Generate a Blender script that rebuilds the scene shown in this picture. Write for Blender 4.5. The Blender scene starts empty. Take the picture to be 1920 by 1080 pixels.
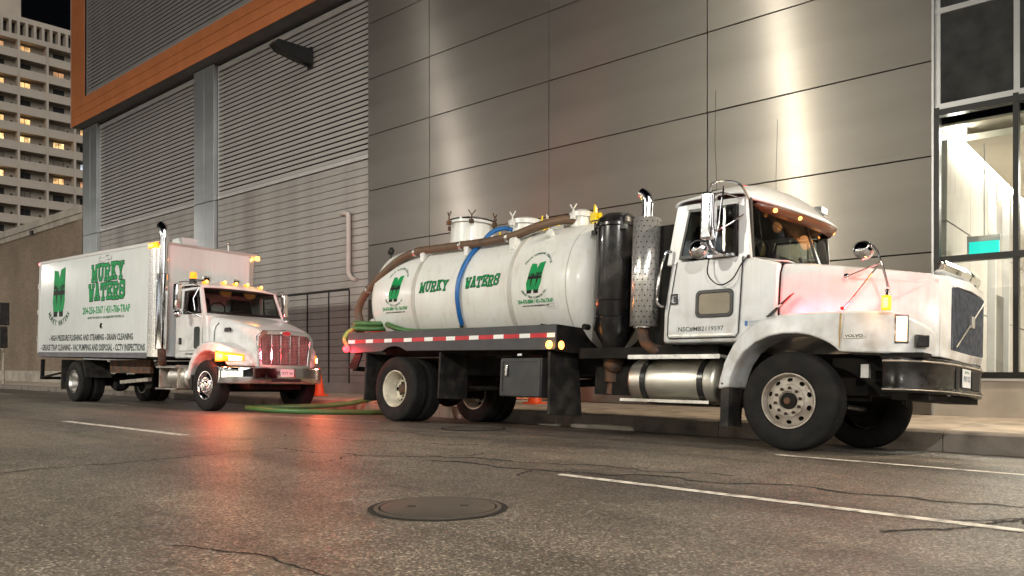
import bpy, bmesh, math, random
from mathutils import Vector, Matrix
R = math.radians
random.seed(7)
S = bpy.context.scene
COL = S.collection

# ------------------------------------------------------------------ camera
cam_d = bpy.data.cameras.new('camera')
cam = bpy.data.objects.new('camera', cam_d)
COL.objects.link(cam)
cam.location = (0, 0, 0.9)
cam.rotation_euler = (R(90), 0, R(43.4))
cam_d.sensor_width = 36
cam_d.lens = 1509 / 1920 * 36
cam_d.shift_y = 146 / 1920
cam_d.clip_end = 2000
S.camera = cam
# ------------------------------------------------------------------ sky, exposure
w = bpy.data.worlds.new('World')
S.world = w
w.use_nodes = True
nt = w.node_tree
bg = nt.nodes['Background']
sky = nt.nodes.new('ShaderNodeTexSky')
sky.sky_type = 'NISHITA'
sky.sun_disc = False
sky.sun_elevation = R(-4)
sky.sun_rotation = R(200)
nt.links.new(sky.outputs[0], bg.inputs[0])
bg.inputs[1].default_value = 0.09
# faint, very soft glow of the city sky from the street side
sun_d = bpy.data.lights.new('sun', 'SUN')
sun_d.energy = 1.05
sun_d.angle = R(40)
sun_d.color = (1.0, 0.97, 0.93)
sun = bpy.data.objects.new('sun', sun_d)
COL.objects.link(sun)
sun.rotation_euler = Vector((-0.85, 0.32, -0.45)).to_track_quat('-Z', 'Y').to_euler()
S.view_settings.view_transform = 'Standard'
S.view_settings.look = 'None'
S.view_settings.gamma = 1
S.view_settings.exposure = 0.12
S.cycles.use_denoising = True
S.cycles.max_bounces = 8
S.cycles.sample_clamp_indirect = 6

# ------------------------------------------------------------------ helpers
def link(o, parent=None):
    COL.objects.link(o)
    if parent is not None:
        o.parent = parent
    return o

def tag(o, label=None, cat=None, group=None, kind=None):
    if label: o['label'] = label
    if cat: o['category'] = cat
    if group: o['group'] = group
    if kind: o['kind'] = kind
    return o

def empty(name, loc=(0, 0, 0), rot=(0, 0, 0), parent=None):
    o = bpy.data.objects.new(name, None)
    o.location = loc
    o.rotation_euler = rot
    o.empty_display_size = 0.2
    return link(o, parent)

class MB:
    def __init__(s):
        s.v = []; s.f = []
    def add(s, vs, fs):
        b = len(s.v)
        s.v += [tuple(p) for p in vs]
        s.f += [tuple(i + b for i in f) for f in fs]
        return s
    def box(s, x0, x1, y0, y1, z0, z1):
        vs = [(x0,y0,z0),(x1,y0,z0),(x1,y1,z0),(x0,y1,z0),(x0,y0,z1),(x1,y0,z1),(x1,y1,z1),(x0,y1,z1)]
        return s.hexa(vs)
    def hexa(s, vs):
        return s.add(vs, [(0,3,2,1),(4,5,6,7),(0,1,5,4),(1,2,6,5),(2,3,7,6),(3,0,4,7)])
    def obox(s, c, ax, ay, az):
        c = Vector(c); ax = Vector(ax); ay = Vector(ay); az = Vector(az)
        return s.hexa([c-ax-ay-az, c+ax-ay-az, c+ax+ay-az, c-ax+ay-az, c-ax-ay+az, c+ax-ay+az, c+ax+ay+az, c-ax+ay+az])
    def bar(s, p0, p1, wd, up=(0,0,1), ht=None):
        p0 = Vector(p0); p1 = Vector(p1); d = p1-p0; L = d.length; d.normalize()
        side = d.cross(Vector(up))
        if side.length < 1e-4: side = d.cross(Vector((1,0,0)))
        side.normalize(); u2 = side.cross(d)
        return s.obox((p0+p1)/2, d*L/2, side*wd/2, u2*(ht or wd)/2)
    def tube(s, pts, r, n=10, caps=True, closed=False):
        pts = [Vector(p) for p in pts]; m = len(pts)
        rs = r if isinstance(r, (list, tuple)) else [r]*m
        T = []
        for i in range(m):
            if closed: t = pts[(i+1) % m]-pts[i-1]
            else: t = pts[min(i+1, m-1)]-pts[max(i-1, 0)]
            T.append(t.normalized() if t.length > 1e-9 else Vector((0,0,1)))
        ref = Vector((0,0,1)) if abs(T[0].z) < .9 else Vector((1,0,0))
        a = T[0].cross(ref).normalized()
        vs = []
        for i in range(m):
            a = (a-T[i]*a.dot(T[i]))
            a = a.normalized() if a.length > 1e-6 else T[i].orthogonal().normalized()
            b = T[i].cross(a)
            for k in range(n):
                q = 2*math.pi*k/n
                vs.append(pts[i]+(a*math.cos(q)+b*math.sin(q))*rs[i])
        fs = []
        for i in range(m if closed else m-1):
            j = (i+1) % m
            for k in range(n):
                l = (k+1) % n
                fs.append((i*n+k, i*n+l, j*n+l, j*n+k))
        if caps and not closed:
            fs.append(tuple(range(n-1, -1, -1)))
            fs.append(tuple((m-1)*n+k for k in range(n)))
        return s.add(vs, fs)
    def cyl(s, p0, p1, r0, r1=None, n=16, caps=True):
        return s.tube([p0, p1], [r0, r0 if r1 is None else r1], n, caps)
    def lathe(s, prof, o=(0,0,0), axis=(0,0,1), n=24, caps=False):
        o = Vector(o); ax = Vector(axis).normalized()
        a = ax.orthogonal().normalized(); b = ax.cross(a)
        vs = []
        for (r, h) in prof:
            for k in range(n):
                q = 2*math.pi*k/n
                vs.append(o+ax*h+(a*math.cos(q)+b*math.sin(q))*r)
        fs = []
        for i in range(len(prof)-1):
            for k in range(n):
                l = (k+1) % n
                fs.append((i*n+k, i*n+l, (i+1)*n+l, (i+1)*n+k))
        if caps:
            fs.append(tuple(range(n-1, -1, -1)))
            fs.append(tuple((len(prof)-1)*n+k for k in range(n)))
        return s.add(vs, fs)
    def sphere(s, c, r, n=14, m=8, sc=(1,1,1)):
        c = Vector(c); vs = [c+Vector((0,0,r*sc[2]))]
        for i in range(1, m):
            th = math.pi*i/m
            for k in range(n):
                q = 2*math.pi*k/n
                vs.append(c+Vector((r*math.sin(th)*math.cos(q)*sc[0], r*math.sin(th)*math.sin(q)*sc[1], r*math.cos(th)*sc[2])))
        vs.append(c-Vector((0,0,r*sc[2])))
        fs = [(0, 1+k, 1+(k+1) % n) for k in range(n)]
        for i in range(m-2):
            for k in range(n):
                l = (k+1) % n
                fs.append((1+i*n+k, 1+(i+1)*n+k, 1+(i+1)*n+l, 1+i*n+l))
        e = len(vs)-1; b = 1+(m-2)*n
        fs += [(e, b+(k+1) % n, b+k) for k in range(n)]
        return s.add(vs, fs)
    def prism(s, poly, lo, hi, axis='y'):
        def P(a, b, h):
            return (a, h, b) if axis == 'y' else ((h, a, b) if axis == 'x' else (a, b, h))
        n = len(poly)
        vs = [P(a, b, lo) for a, b in poly]+[P(a, b, hi) for a, b in poly]
        fs = [tuple(range(n-1, -1, -1)), tuple(range(n, 2*n))]+[(i, (i+1) % n, n+(i+1) % n, n+i) for i in range(n)]
        return s.add(vs, fs)
    def grid(s, rows, closed=False):
        n = len(rows[0]); vs = [p for r_ in rows for p in r_]; fs = []
        for i in range(len(rows)-1):
            for k in range(n if closed else n-1):
                l = (k+1) % n
                fs.append((i*n+k, i*n+l, (i+1)*n+l, (i+1)*n+k))
        return s.add(vs, fs)
    def loft(s, secs):
        n = len(secs[0]); s.grid(secs, True); b = len(s.v)-n*len(secs)
        s.f.append(tuple(b+k for k in range(n-1, -1, -1)))
        s.f.append(tuple(b+(len(secs)-1)*n+k for k in range(n)))
        return s
    def mesh(s, name, mat, ang=35, recalc=True):
        me = bpy.data.meshes.new(name)
        me.from_pydata(s.v, [], s.f)
        if recalc:
            bm = bmesh.new(); bm.from_mesh(me)
            bmesh.ops.recalc_face_normals(bm, faces=bm.faces)
            bm.to_mesh(me); bm.free()
        me.shade_smooth()
        me.set_sharp_from_angle(angle=R(ang))
        for m in (mat if isinstance(mat, (list, tuple)) else [mat]):
            me.materials.append(m)
        return me
    def build(s, name, mat, parent=None, bevel=0, segs=2, solid=0, ang=35, sub=0, recalc=True, off=0):
        o = bpy.data.objects.new(name, s.mesh(name, mat, ang, recalc))
        if sub:
            m = o.modifiers.new('s', 'SUBSURF'); m.levels = sub; m.render_levels = sub
        if solid:
            m = o.modifiers.new('t', 'SOLIDIFY'); m.thickness = solid; m.offset = off
        if bevel:
            m = o.modifiers.new('b', 'BEVEL'); m.width = bevel; m.segments = segs; m.limit_method = 'ANGLE'; m.angle_limit = R(40)
        return link(o, parent)

def spline(pts, n=6):
    pts = [Vector(p) for p in pts]; out = []
    for i in range(len(pts)-1):
        p0 = pts[max(i-1, 0)]; p1 = pts[i]; p2 = pts[i+1]; p3 = pts[min(i+2, len(pts)-1)]
        for k in range(n):
            t = k/n
            out.append(0.5*((2*p1)+(p2-p0)*t+(2*p0-5*p1+4*p2-p3)*t*t+(3*p1-p0-3*p2+p3)*t**3))
    out.append(pts[-1]); return out

# ------------------------------------------------------------------ materials
def mat(name, col, rough=.5, metal=0, spec=.5, coat=0, var=.08, vs=2.0, bump=0, bs=60, emis=None, es=0,
        dirt=None, dscale=1.5, damt=.5, rvar=0, evar=0, aniso=0, tang=None, trans=0, ior=1.45, streak=None, low=None):
    m = bpy.data.materials.new(name); m.use_nodes = True
    t = m.node_tree; b = t.nodes['Principled BSDF']; L = t.links.new
    b.inputs['Roughness'].default_value = rough
    b.inputs['Metallic'].default_value = metal
    b.inputs['Specular IOR Level'].default_value = spec
    b.inputs['Coat Weight'].default_value = coat
    b.inputs['Coat Roughness'].default_value = .06
    b.inputs['Transmission Weight'].default_value = trans
    b.inputs['IOR'].default_value = ior
    tc = t.nodes.new('ShaderNodeTexCoord')
    def noise(sc, det=4, vec=None):
        n = t.nodes.new('ShaderNodeTexNoise'); n.inputs['Scale'].default_value = sc; n.inputs['Detail'].default_value = det
        L(vec or tc.outputs['Object'], n.inputs['Vector']); return n
    def ramp(src, a, c0, b_, c1):
        r_ = t.nodes.new('ShaderNodeValToRGB'); e = r_.color_ramp.elements
        e[0].position = a; e[0].color = c0; e[1].position = b_; e[1].color = c1
        L(src, r_.inputs[0]); return r_
    c = tuple(col)+(1,)
    lo = tuple(max(0, x*(1-var)) for x in col)+(1,); hi = tuple(min(1, x*(1+var)) for x in col)+(1,)
    out = ramp(noise(vs).outputs[0], .35, lo, .65, hi).outputs[0]
    if dirt:
        r_ = ramp(noise(dscale, 8).outputs[0], .45, (0,0,0,1), .7, (damt,)*3+(1,))
        mx = t.nodes.new('ShaderNodeMix'); mx.data_type = 'RGBA'
        L(r_.outputs[0], mx.inputs[0]); L(out, mx.inputs[6]); mx.inputs[7].default_value = tuple(dirt)+(1,)
        out = mx.outputs[2]
    if streak:   # rain runs down the surface
        mp = t.nodes.new('ShaderNodeMapping'); L(tc.outputs['Object'], mp.inputs[0]); mp.inputs['Scale'].default_value = (9, 9, .7)
        r_ = ramp(noise(1.6, 5, mp.outputs[0]).outputs[0], .52, (0,0,0,1), .78, (damt,)*3+(1,))
        mx = t.nodes.new('ShaderNodeMix'); mx.data_type = 'RGBA'
        L(r_.outputs[0], mx.inputs[0]); L(out, mx.inputs[6]); mx.inputs[7].default_value = tuple(streak)+(1,)
        out = mx.outputs[2]
    if low:     # road film thrown up on the lower panels (object z is height above the road)
        sp = t.nodes.new('ShaderNodeSeparateXYZ'); L(tc.outputs['Object'], sp.inputs[0])
        mr = t.nodes.new('ShaderNodeMapRange'); mr.inputs[1].default_value = low[0]; mr.inputs[2].default_value = low[1]; mr.inputs[3].default_value = 1; mr.inputs[4].default_value = 0
        L(sp.outputs[2], mr.inputs[0])
        r_ = ramp(noise(5, 9).outputs[0], .38, (0,0,0,1), .72, (.85,)*3+(1,))
        ml = t.nodes.new('ShaderNodeMath'); ml.operation = 'MULTIPLY'; L(mr.outputs[0], ml.inputs[0]); L(r_.outputs[0], ml.inputs[1])
        mx = t.nodes.new('ShaderNodeMix'); mx.data_type = 'RGBA'; L(ml.outputs[0], mx.inputs[0]); L(out, mx.inputs[6]); mx.inputs[7].default_value = (.26,.22,.17,1)
        out = mx.outputs[2]
    L(out, b.inputs['Base Color'])
    if rvar:
        r_ = ramp(noise(vs*2.3, 6).outputs[0], .3, (max(.02, rough-rvar),)*3+(1,), .7, (min(1, rough+rvar),)*3+(1,))
        L(r_.outputs[0], b.inputs['Roughness'])
    if bump:
        bp = t.nodes.new('ShaderNodeBump'); bp.inputs['Strength'].default_value = bump; bp.inputs['Distance'].default_value = .01
        L(noise(bs, 6).outputs[0], bp.inputs['Height']); L(bp.outputs[0], b.inputs['Normal'])
    if aniso:
        b.inputs['Anisotropic'].default_value = aniso
        cx = t.nodes.new('ShaderNodeCombineXYZ')
        for i in range(3): cx.inputs[i].default_value = tang[i]
        L(cx.outputs[0], b.inputs['Tangent'])
    if emis:
        b.inputs['Emission Color'].default_value = tuple(emis)+(1,)
        b.inputs['Emission Strength'].default_value = es
        if evar:
            ge = t.nodes.new('ShaderNodeNewGeometry')
            r_ = ramp(noise(evar, 3, ge.outputs['Position']).outputs[0], .35, (.25*es,)*3+(1,), .65, (1.5*es,)*3+(1,))
            L(r_.outputs[0], b.inputs['Emission Strength'])
    return m

def glass(name, tint=(1,1,1), rough=.0, mixf=.9):
    # thin architectural pane: clear view through plus mirror reflection by angle
    m = bpy.data.materials.new(name); m.use_nodes = True; t = m.node_tree; L = t.links.new
    t.nodes.remove(t.nodes['Principled BSDF'])
    tr = t.nodes.new('ShaderNodeBsdfTransparent'); tr.inputs[0].default_value = tuple(tint)+(1,)
    gl = t.nodes.new('ShaderNodeBsdfGlossy'); gl.inputs['Roughness'].default_value = .02
    fr = t.nodes.new('ShaderNodeFresnel'); fr.inputs[0].default_value = 1.5
    mx = t.nodes.new('ShaderNodeMixShader'); L(fr.outputs[0], mx.inputs[0]); L(tr.outputs[0], mx.inputs[1]); L(gl.outputs[0], mx.inputs[2])
    L(mx.outputs[0], t.nodes['Material Output'].inputs[0]); return m

M = {}
FT = (math.cos(R(1.5)), math.sin(R(1.5)), 0)
M['white'] = mat('truck_white', (.67,.69,.70), .28, coat=.5, var=.03, vs=1.2, dirt=(.45,.41,.34), damt=.25, dscale=1.1, streak=(.42,.37,.28), low=(.9,1.9))
M['tankwhite'] = mat('tank_white', (.69,.70,.68), .33, coat=.3, var=.03, vs=1.0, dirt=(.50,.45,.36), damt=.35, dscale=1.3, streak=(.45,.39,.28), bump=.03, bs=6)
M['boxwhite'] = mat('box_white', (.70,.73,.73), .14, coat=.7, var=.03, vs=1.5, bump=.03, bs=1.6, streak=(.58,.57,.54), damt=.3)
M['chrome'] = mat('chrome', (.82,.82,.83), .07, metal=1, var=.03)
M['polish'] = mat('polished_shield', (.86,.85,.83), .24, metal=.8, var=.02, vs=2)
M['alu'] = mat('aluminium', (.62,.61,.58), .32, metal=1, var=.15, vs=4, rvar=.1, dirt=(.25,.2,.14), damt=.5)
M['brushed'] = mat('brushed_tank_metal', (.66,.64,.58), .36, metal=1, var=.05, vs=3, rvar=.05, dirt=(.42,.38,.28), damt=.3, dscale=2)
M['steelrim'] = mat('rim_grey', (.40,.36,.31), .55, metal=.4, var=.15, vs=8, dirt=(.16,.12,.09), damt=.7, dscale=6)
M['creamrim'] = mat('rim_cream', (.62,.58,.47), .5, var=.12, vs=6, dirt=(.2,.15,.1), damt=.8, dscale=5)
M['rubber'] = mat('rubber', (.012,.0118,.0115), .75, spec=.2, var=.25, vs=6, bump=.1, bs=90, dirt=(.03,.027,.025), damt=.5, dscale=4)
M['black'] = mat('black_paint', (.007,.007,.008), .25, var=.2, coat=.3, dirt=(.05,.045,.04), damt=.4, dscale=4)
M['under'] = mat('chassis_black', (.009,.0085,.008), .75, spec=.2, var=.3, vs=5, dirt=(.028,.02,.015), damt=.5, dscale=5)
M['rust'] = mat('rusty_casting', (.05,.035,.028), .75, var=.4, vs=8, dirt=(.16,.06,.02), damt=.9, dscale=7, bump=.4, bs=30)
M['deck'] = mat('deck_grey', (.034,.036,.042), .45, var=.12, vs=3, dirt=(.07,.062,.055), damt=.4, dscale=4)
M['toolbox'] = mat('toolbox_grey', (.04,.042,.046), .45, var=.15, vs=6, dirt=(.05,.045,.04), damt=.7, dscale=6, metal=.3)
M['flap'] = mat('mud_flap_rubber', (.015,.0145,.014), .65, spec=.25, var=.3, vs=4, dirt=(.07,.06,.05), damt=.6, dscale=5)
M['tapew'] = mat('tape_white', (.75,.75,.73), .3, var=.05)
M['taper'] = mat('tape_red', (.45,.02,.03), .3, var=.15, vs=8)
M['green'] = mat('print_green', (.004,.25,.07), .5, spec=.2, var=.12, vs=6)
M['dgreen'] = mat('print_dark_green', (.008,.075,.025), .5, spec=.2, var=.2, vs=9)
M['ink'] = mat('print_black', (.006,.010,.008), .5, spec=.2, var=.2)
M['grey_ink'] = mat('print_grey', (.07,.085,.08), .5, spec=.2, var=.1)
M['brownhose'] = mat('suction_hose_brown', (.13,.078,.045), .55, var=.2, vs=5, dirt=(.05,.035,.03), damt=.8, dscale=5, bump=.3, bs=40)
M['bluehose'] = mat('hose_blue', (.01,.11,.34), .35, var=.1)
M['greenhose'] = mat('hose_green', (.055,.155,.045), .4, var=.12, vs=6, dirt=(.09,.1,.05), damt=.5)
M['yellow'] = mat('yellow_paint', (.75,.55,.01), .4, var=.1)
M['orange'] = mat('cone_orange', (.85,.10,.02), .5, var=.08)
M['interior'] = mat('cab_interior', (.016,.014,.014), .7, var=.2)
M['headliner'] = mat('headliner', (.10,.085,.08), .8, var=.1)
M['amberlens'] = mat('amber_lens', (.8,.25,.01), .15, var=.05, emis=(1,.30,.02), es=1.5)
M['amberlit'] = mat('amber_lit', (.9,.4,.05), .2, var=.02, emis=(1,.40,.07), es=5)
M['redlit'] = mat('red_lit', (.8,.02,.02), .2, var=.02, emis=(1,.035,.045), es=6)
M['redlens'] = mat('red_lens', (.6,.01,.01), .15, var=.05, emis=(1,.03,.02), es=.6)
M['headlit'] = mat('headlamp_lit', (.9,.9,.85), .2, var=.02, emis=(1,.86,.62), es=6)
M['flashlit'] = mat('flasher_lit', (.9,.3,.05), .2, var=.02, emis=(1,.22,.04), es=5)
M['headglass'] = mat('headlamp_lens', (.8,.7,.55), .15, var=.15, vs=25, emis=(1,.62,.32), es=1.3)
M['orangelit'] = mat('orange_lit', (.9,.4,.1), .2, var=.02, emis=(1,.36,.07), es=5)
M['clearlens'] = mat('clear_lens', (.5,.5,.5), .08, metal=.7, var=.05)
M['carglass'] = glass('car_glass', (.55,.58,.56))
M['mirror'] = mat('mirror_glass', (.85,.85,.87), .02, metal=1, var=0)
M['plate'] = mat('licence_plate', (.65,.66,.68), .4, var=.05)
M['grillemesh'] = mat('grille_mesh', (.05,.045,.05), .5, metal=.3, var=.2, vs=20)
M['grilleblue'] = mat('grille_bar_blue', (.13,.145,.18), .4, var=.3, vs=14, metal=.5)
M['grilleback'] = mat('grille_core', (.012,.015,.024), .6, var=.3, vs=14)
M['labelw'] = mat('sticker_white', (.7,.7,.7), .5, var=.05)

# ------------------------------------------------------------------ lettering
def text_tris(body, bold=0.0, shear=0.0, align='LEFT'):
    cu = bpy.data.curves.new('txt', 'FONT'); cu.body = body; cu.size = 1; cu.offset = bold; cu.shear = shear; cu.align_x = align
    cu.resolution_u = 2
    ob = bpy.data.objects.new('txt', cu); COL.objects.link(ob)
    bpy.context.view_layer.update()
    dg = bpy.context.evaluated_depsgraph_get()
    me = bpy.data.meshes.new_from_object(ob.evaluated_get(dg))
    vs = [(v.co.x, v.co.y) for v in me.vertices]; fs = [tuple(p.vertices) for p in me.polygons]
    bpy.data.objects.remove(ob); bpy.data.curves.remove(cu); bpy.data.meshes.remove(me)
    return vs, fs

def cut_rows(vs, fs, step):
    bm = bmesh.new(); V = [bm.verts.new((x, y, 0)) for x, y in vs]
    for f in fs:
        try: bm.faces.new([V[i] for i in f])
        except ValueError: pass
    ys = [y for _, y in vs]; y = math.ceil(min(ys)/step)*step
    while y < max(ys):
        bmesh.ops.bisect_plane(bm, geom=bm.verts[:]+bm.edges[:]+bm.faces[:], plane_co=(0, y, 0), plane_no=(0, 1, 0), dist=1e-6); y += step
    bm.verts.index_update()
    vs = [(v.co.x, v.co.y) for v in bm.verts]; fs = [tuple(v.index for v in f.verts) for f in bm.faces]; bm.free()
    return vs, fs

def fit(vs, x0, x1, y0, y1, tilt=0):
    ax = min(p[0] for p in vs); bx = max(p[0] for p in vs); ay = min(p[1] for p in vs); by = max(p[1] for p in vs)
    return [(x0+(x-ax)/(bx-ax)*(x1-x0), y0+(y-ay)/(by-ay)*(y1-y0)+tilt*(x-ax)/(bx-ax)) for x, y in vs]

def put(mb, vs, fs, mapf, h, cut=0):
    if cut: vs, fs = cut_rows(vs, fs, cut)
    mb.add([mapf(s_, t_, h) for s_, t_ in vs], fs)

def put_text(mb, body, mapf, h, x0, x1, y0, y1, bold=.0, shear=0, cut=0, tilt=0):
    vs, fs = text_tris(body, bold, shear); vs = fit(vs, x0, x1, y0, y1, tilt); put(mb, vs, fs, mapf, h, cut)

def arc_text(mb, body, mapf, h, cx, cy, rx, ry, a0, a1, size, inside=False, cut=0):
    n = len(body)
    for i, ch in enumerate(body):
        if ch == ' ': continue
        a = R(a0+(a1-a0)*(i+.5)/n)
        vs, fs = text_tris(ch, .03, 0, 'CENTER')
        px, py = cx+rx*math.cos(a), cy+ry*math.sin(a)
        tx, ty = -math.sin(a), math.cos(a)
        if not inside: tx, ty = -tx, -ty
        nx, ny = -ty, tx
        put(mb, [(px+(x*tx*.85+(y-.35)*nx)*size, py+(x*ty*.85+(y-.35)*ny)*size) for x, y in vs], fs, mapf, h, cut)

# slab letters drawn as strokes in a unit box: (x0,y0,x1,y1) lines
SLAB = {
 'M': [(.14,0,.14,1),(.86,0,.86,1),(.14,1,.5,.22),(.86,1,.5,.22),(0,0,.3,0),(.7,0,1,0),(0,1,.2,1),(.8,1,1,1)],
 'U': [(.16,1,.16,.25),(.84,1,.84,.25),(.16,.25,.34,0),(.34,0,.66,0),(.66,0,.84,.25),(0,1,.34,1),(.66,1,1,1)],
 'R': [(.18,0,.18,1),(.18,1,.7,1),(.7,1,.86,.86),(.86,.86,.86,.64),(.86,.64,.7,.5),(.18,.5,.7,.5),(.52,.5,.86,0),(0,0,.38,0),(.74,0,1,0),(0,1,.18,1)],
 'K': [(.18,0,.18,1),(.8,1,.2,.42),(.4,.58,.84,0),(0,0,.36,0),(0,1,.36,1),(.64,1,.98,1),(.66,0,1,0)],
 'Y': [(.14,1,.5,.48),(.86,1,.5,.48),(.5,.5,.5,0),(0,1,.32,1),(.68,1,1,1),(.3,0,.7,0)],
 'W': [(.1,1,.28,0),(.28,0,.5,.66),(.5,.66,.72,0),(.72,0,.9,1),(-.04,1,.26,1),(.74,1,1.04,1)],
 'A': [(.5,1,.14,0),(.5,1,.86,0),(.27,.34,.73,.34),(0,0,.32,0),(.68,0,1,0),(.3,1,.5,1)],
 'T': [(.5,0,.5,1),(.04,1,.96,1),(.04,1,.04,.74),(.96,1,.96,.74),(.28,0,.72,0)],
 'E': [(.2,0,.2,1),(.0,1,.92,1),(0,0,.94,0),(.2,.5,.66,.5),(.92,1,.92,.76),(.94,0,.94,.26),(.66,.36,.66,.64)],
 'S': [(.86,.78,.7,1),(.7,1,.3,1),(.3,1,.12,.84),(.12,.84,.12,.66),(.12,.66,.3,.54),(.3,.54,.7,.46),(.7,.46,.88,.32),(.88,.32,.88,.16),(.88,.16,.7,0),(.7,0,.3,0),(.3,0,.12,.2),(.88,.62,.88,1),(.12,.36,.12,0)],
}
def slab_word(mb, word, mapf, h, x0, x1, y0, y1, th, grow=0, shear=0, cut=0, bounce=.04):
    n = len(word); cw = (x1-x0)/n; gap = cw*.20; ht = y1-y0; k = 0
    for i, ch in enumerate(word):
        ox = x0+i*cw+gap/2; ww = cw-gap; dy = bounce*ht*(1 if i % 2 else -1)
        for (a, b, c, d) in SLAB[ch]:
            A = Vector((ox+a*ww, y0+th/2+b*(ht-th)+dy)); B = Vector((ox+c*ww, y0+th/2+d*(ht-th)+dy))
            t = (B-A).normalized(); nn = Vector((-t.y, t.x)); hw = th/2+grow
            A = A-t*(hw*.85); B = B+t*(hw*.85); k += 1
            vs = [A-nn*hw, B-nn*hw, B+nn*hw, A+nn*hw]
            vs = [(p.x+(p.y-y0)*shear, p.y) for p in vs]
            put(mb, vs, [(0,1,2,3)], mapf, h+(k % 23)*.00012, cut)

def emblem(parent, mapf, cx, cy, W, H, lean, cut=0, name='emblem'):
    # a block M standing on a block W, dark band across the join, dark feet
    def T(poly): return [(cx+(x-.5)*W+(y-.5)*H*lean, cy+(y-.5)*H) for x, y in poly]
    g = MB(); k = MB()
    quads = []
    left = [(.06,.52),(.08,.98),(.42,.95),(.42,.52)]
    right = [(.60,.52),(.60,.98),(.94,1.02),(.94,.52)]
    mid = [(.42,.52),(.42,.95),(.51,.80),(.60,.98),(.60,.52)]
    low_l = [(.10,.10),(.02,.30),(.06,.52),(.5,.52),(.5,.12),(.46,.06),(.12,.06)]
    low_r = [(.5,.12),(.5,.52),(.94,.52),(.96,.30),(.86,.10),(.84,.06),(.54,.06)]
    for p in (left, right, mid, low_l, low_r): put(g, T(p), [tuple(range(len(p)))], mapf, .0030, cut)
    for p in ([(.06,.44),(.94,.44),(.94,.54),(.06,.54)],): put(k, T(p), [(0,1,2,3)], mapf, .0046, cut)
    for p in ([(.31,.16),(.39,.44),(.34,.72),(.28,.44)], [(.66,.16),(.74,.44),(.70,.72),(.62,.44)], [(.13,-.02),(.42,-.02),(.44,.09),(.12,.09)], [(.57,-.02),(.85,-.02),(.86,.09),(.55,.09)]):
        put(k, T(p), [(0,1,2,3)], mapf, .0054, cut)
    rnd = random.Random(int(cx*100))
    for i in range(26):
        x = rnd.uniform(.1,.9); y = rnd.uniform(.54,.64); s_ = rnd.uniform(.012,.03)
        put(k, T([(x-s_,y-s_),(x+s_,y-s_),(x+s_,y+s_),(x-s_,y+s_)]), [(0,1,2,3)], mapf, .0062+i*.00005, cut)
    o = g.build(name, M['green'], parent, recalc=False)
    k.build('emblem_band', M['ink'], o, recalc=False)
    return o

# ------------------------------------------------------------------ wheels
def ring_holes(mb, c, ax, n, r0, r1, h0, h1, rc, ra, rb):
    """flat-ish ring with n oval hand holes; ax = +1/-1 : direction of the outer face along y"""
    def P(r_, q):
        t = (r_-r0)/(r1-r0); return (c[0]+r_*math.cos(q), c[1]+ax*(h0+(h1-h0)*t), c[2]+r_*math.sin(q))
    for i in range(n):
        q0 = 2*math.pi*i/n; dq = 2*math.pi/n; qm = q0+dq/2
        outl = [(r0,q0),(r0,qm),(r0,q0+dq),((r0+r1)/2,q0+dq),(r1,q0+dq),(r1,qm),(r1,q0),((r0+r1)/2,q0)]
        angs = [-135,-90,-45,0,45,90,135,180]
        hole = [(rc+rb*math.sin(R(a)), qm+ra*math.cos(R(a))/rc) for a in angs]
        vs = [P(*p) for p in outl]+[P(*p) for p in hole]
        mb.add(vs, [(k, (k+1) % 8, 8+(k+1) % 8, 8+k) for k in range(8)])

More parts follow.
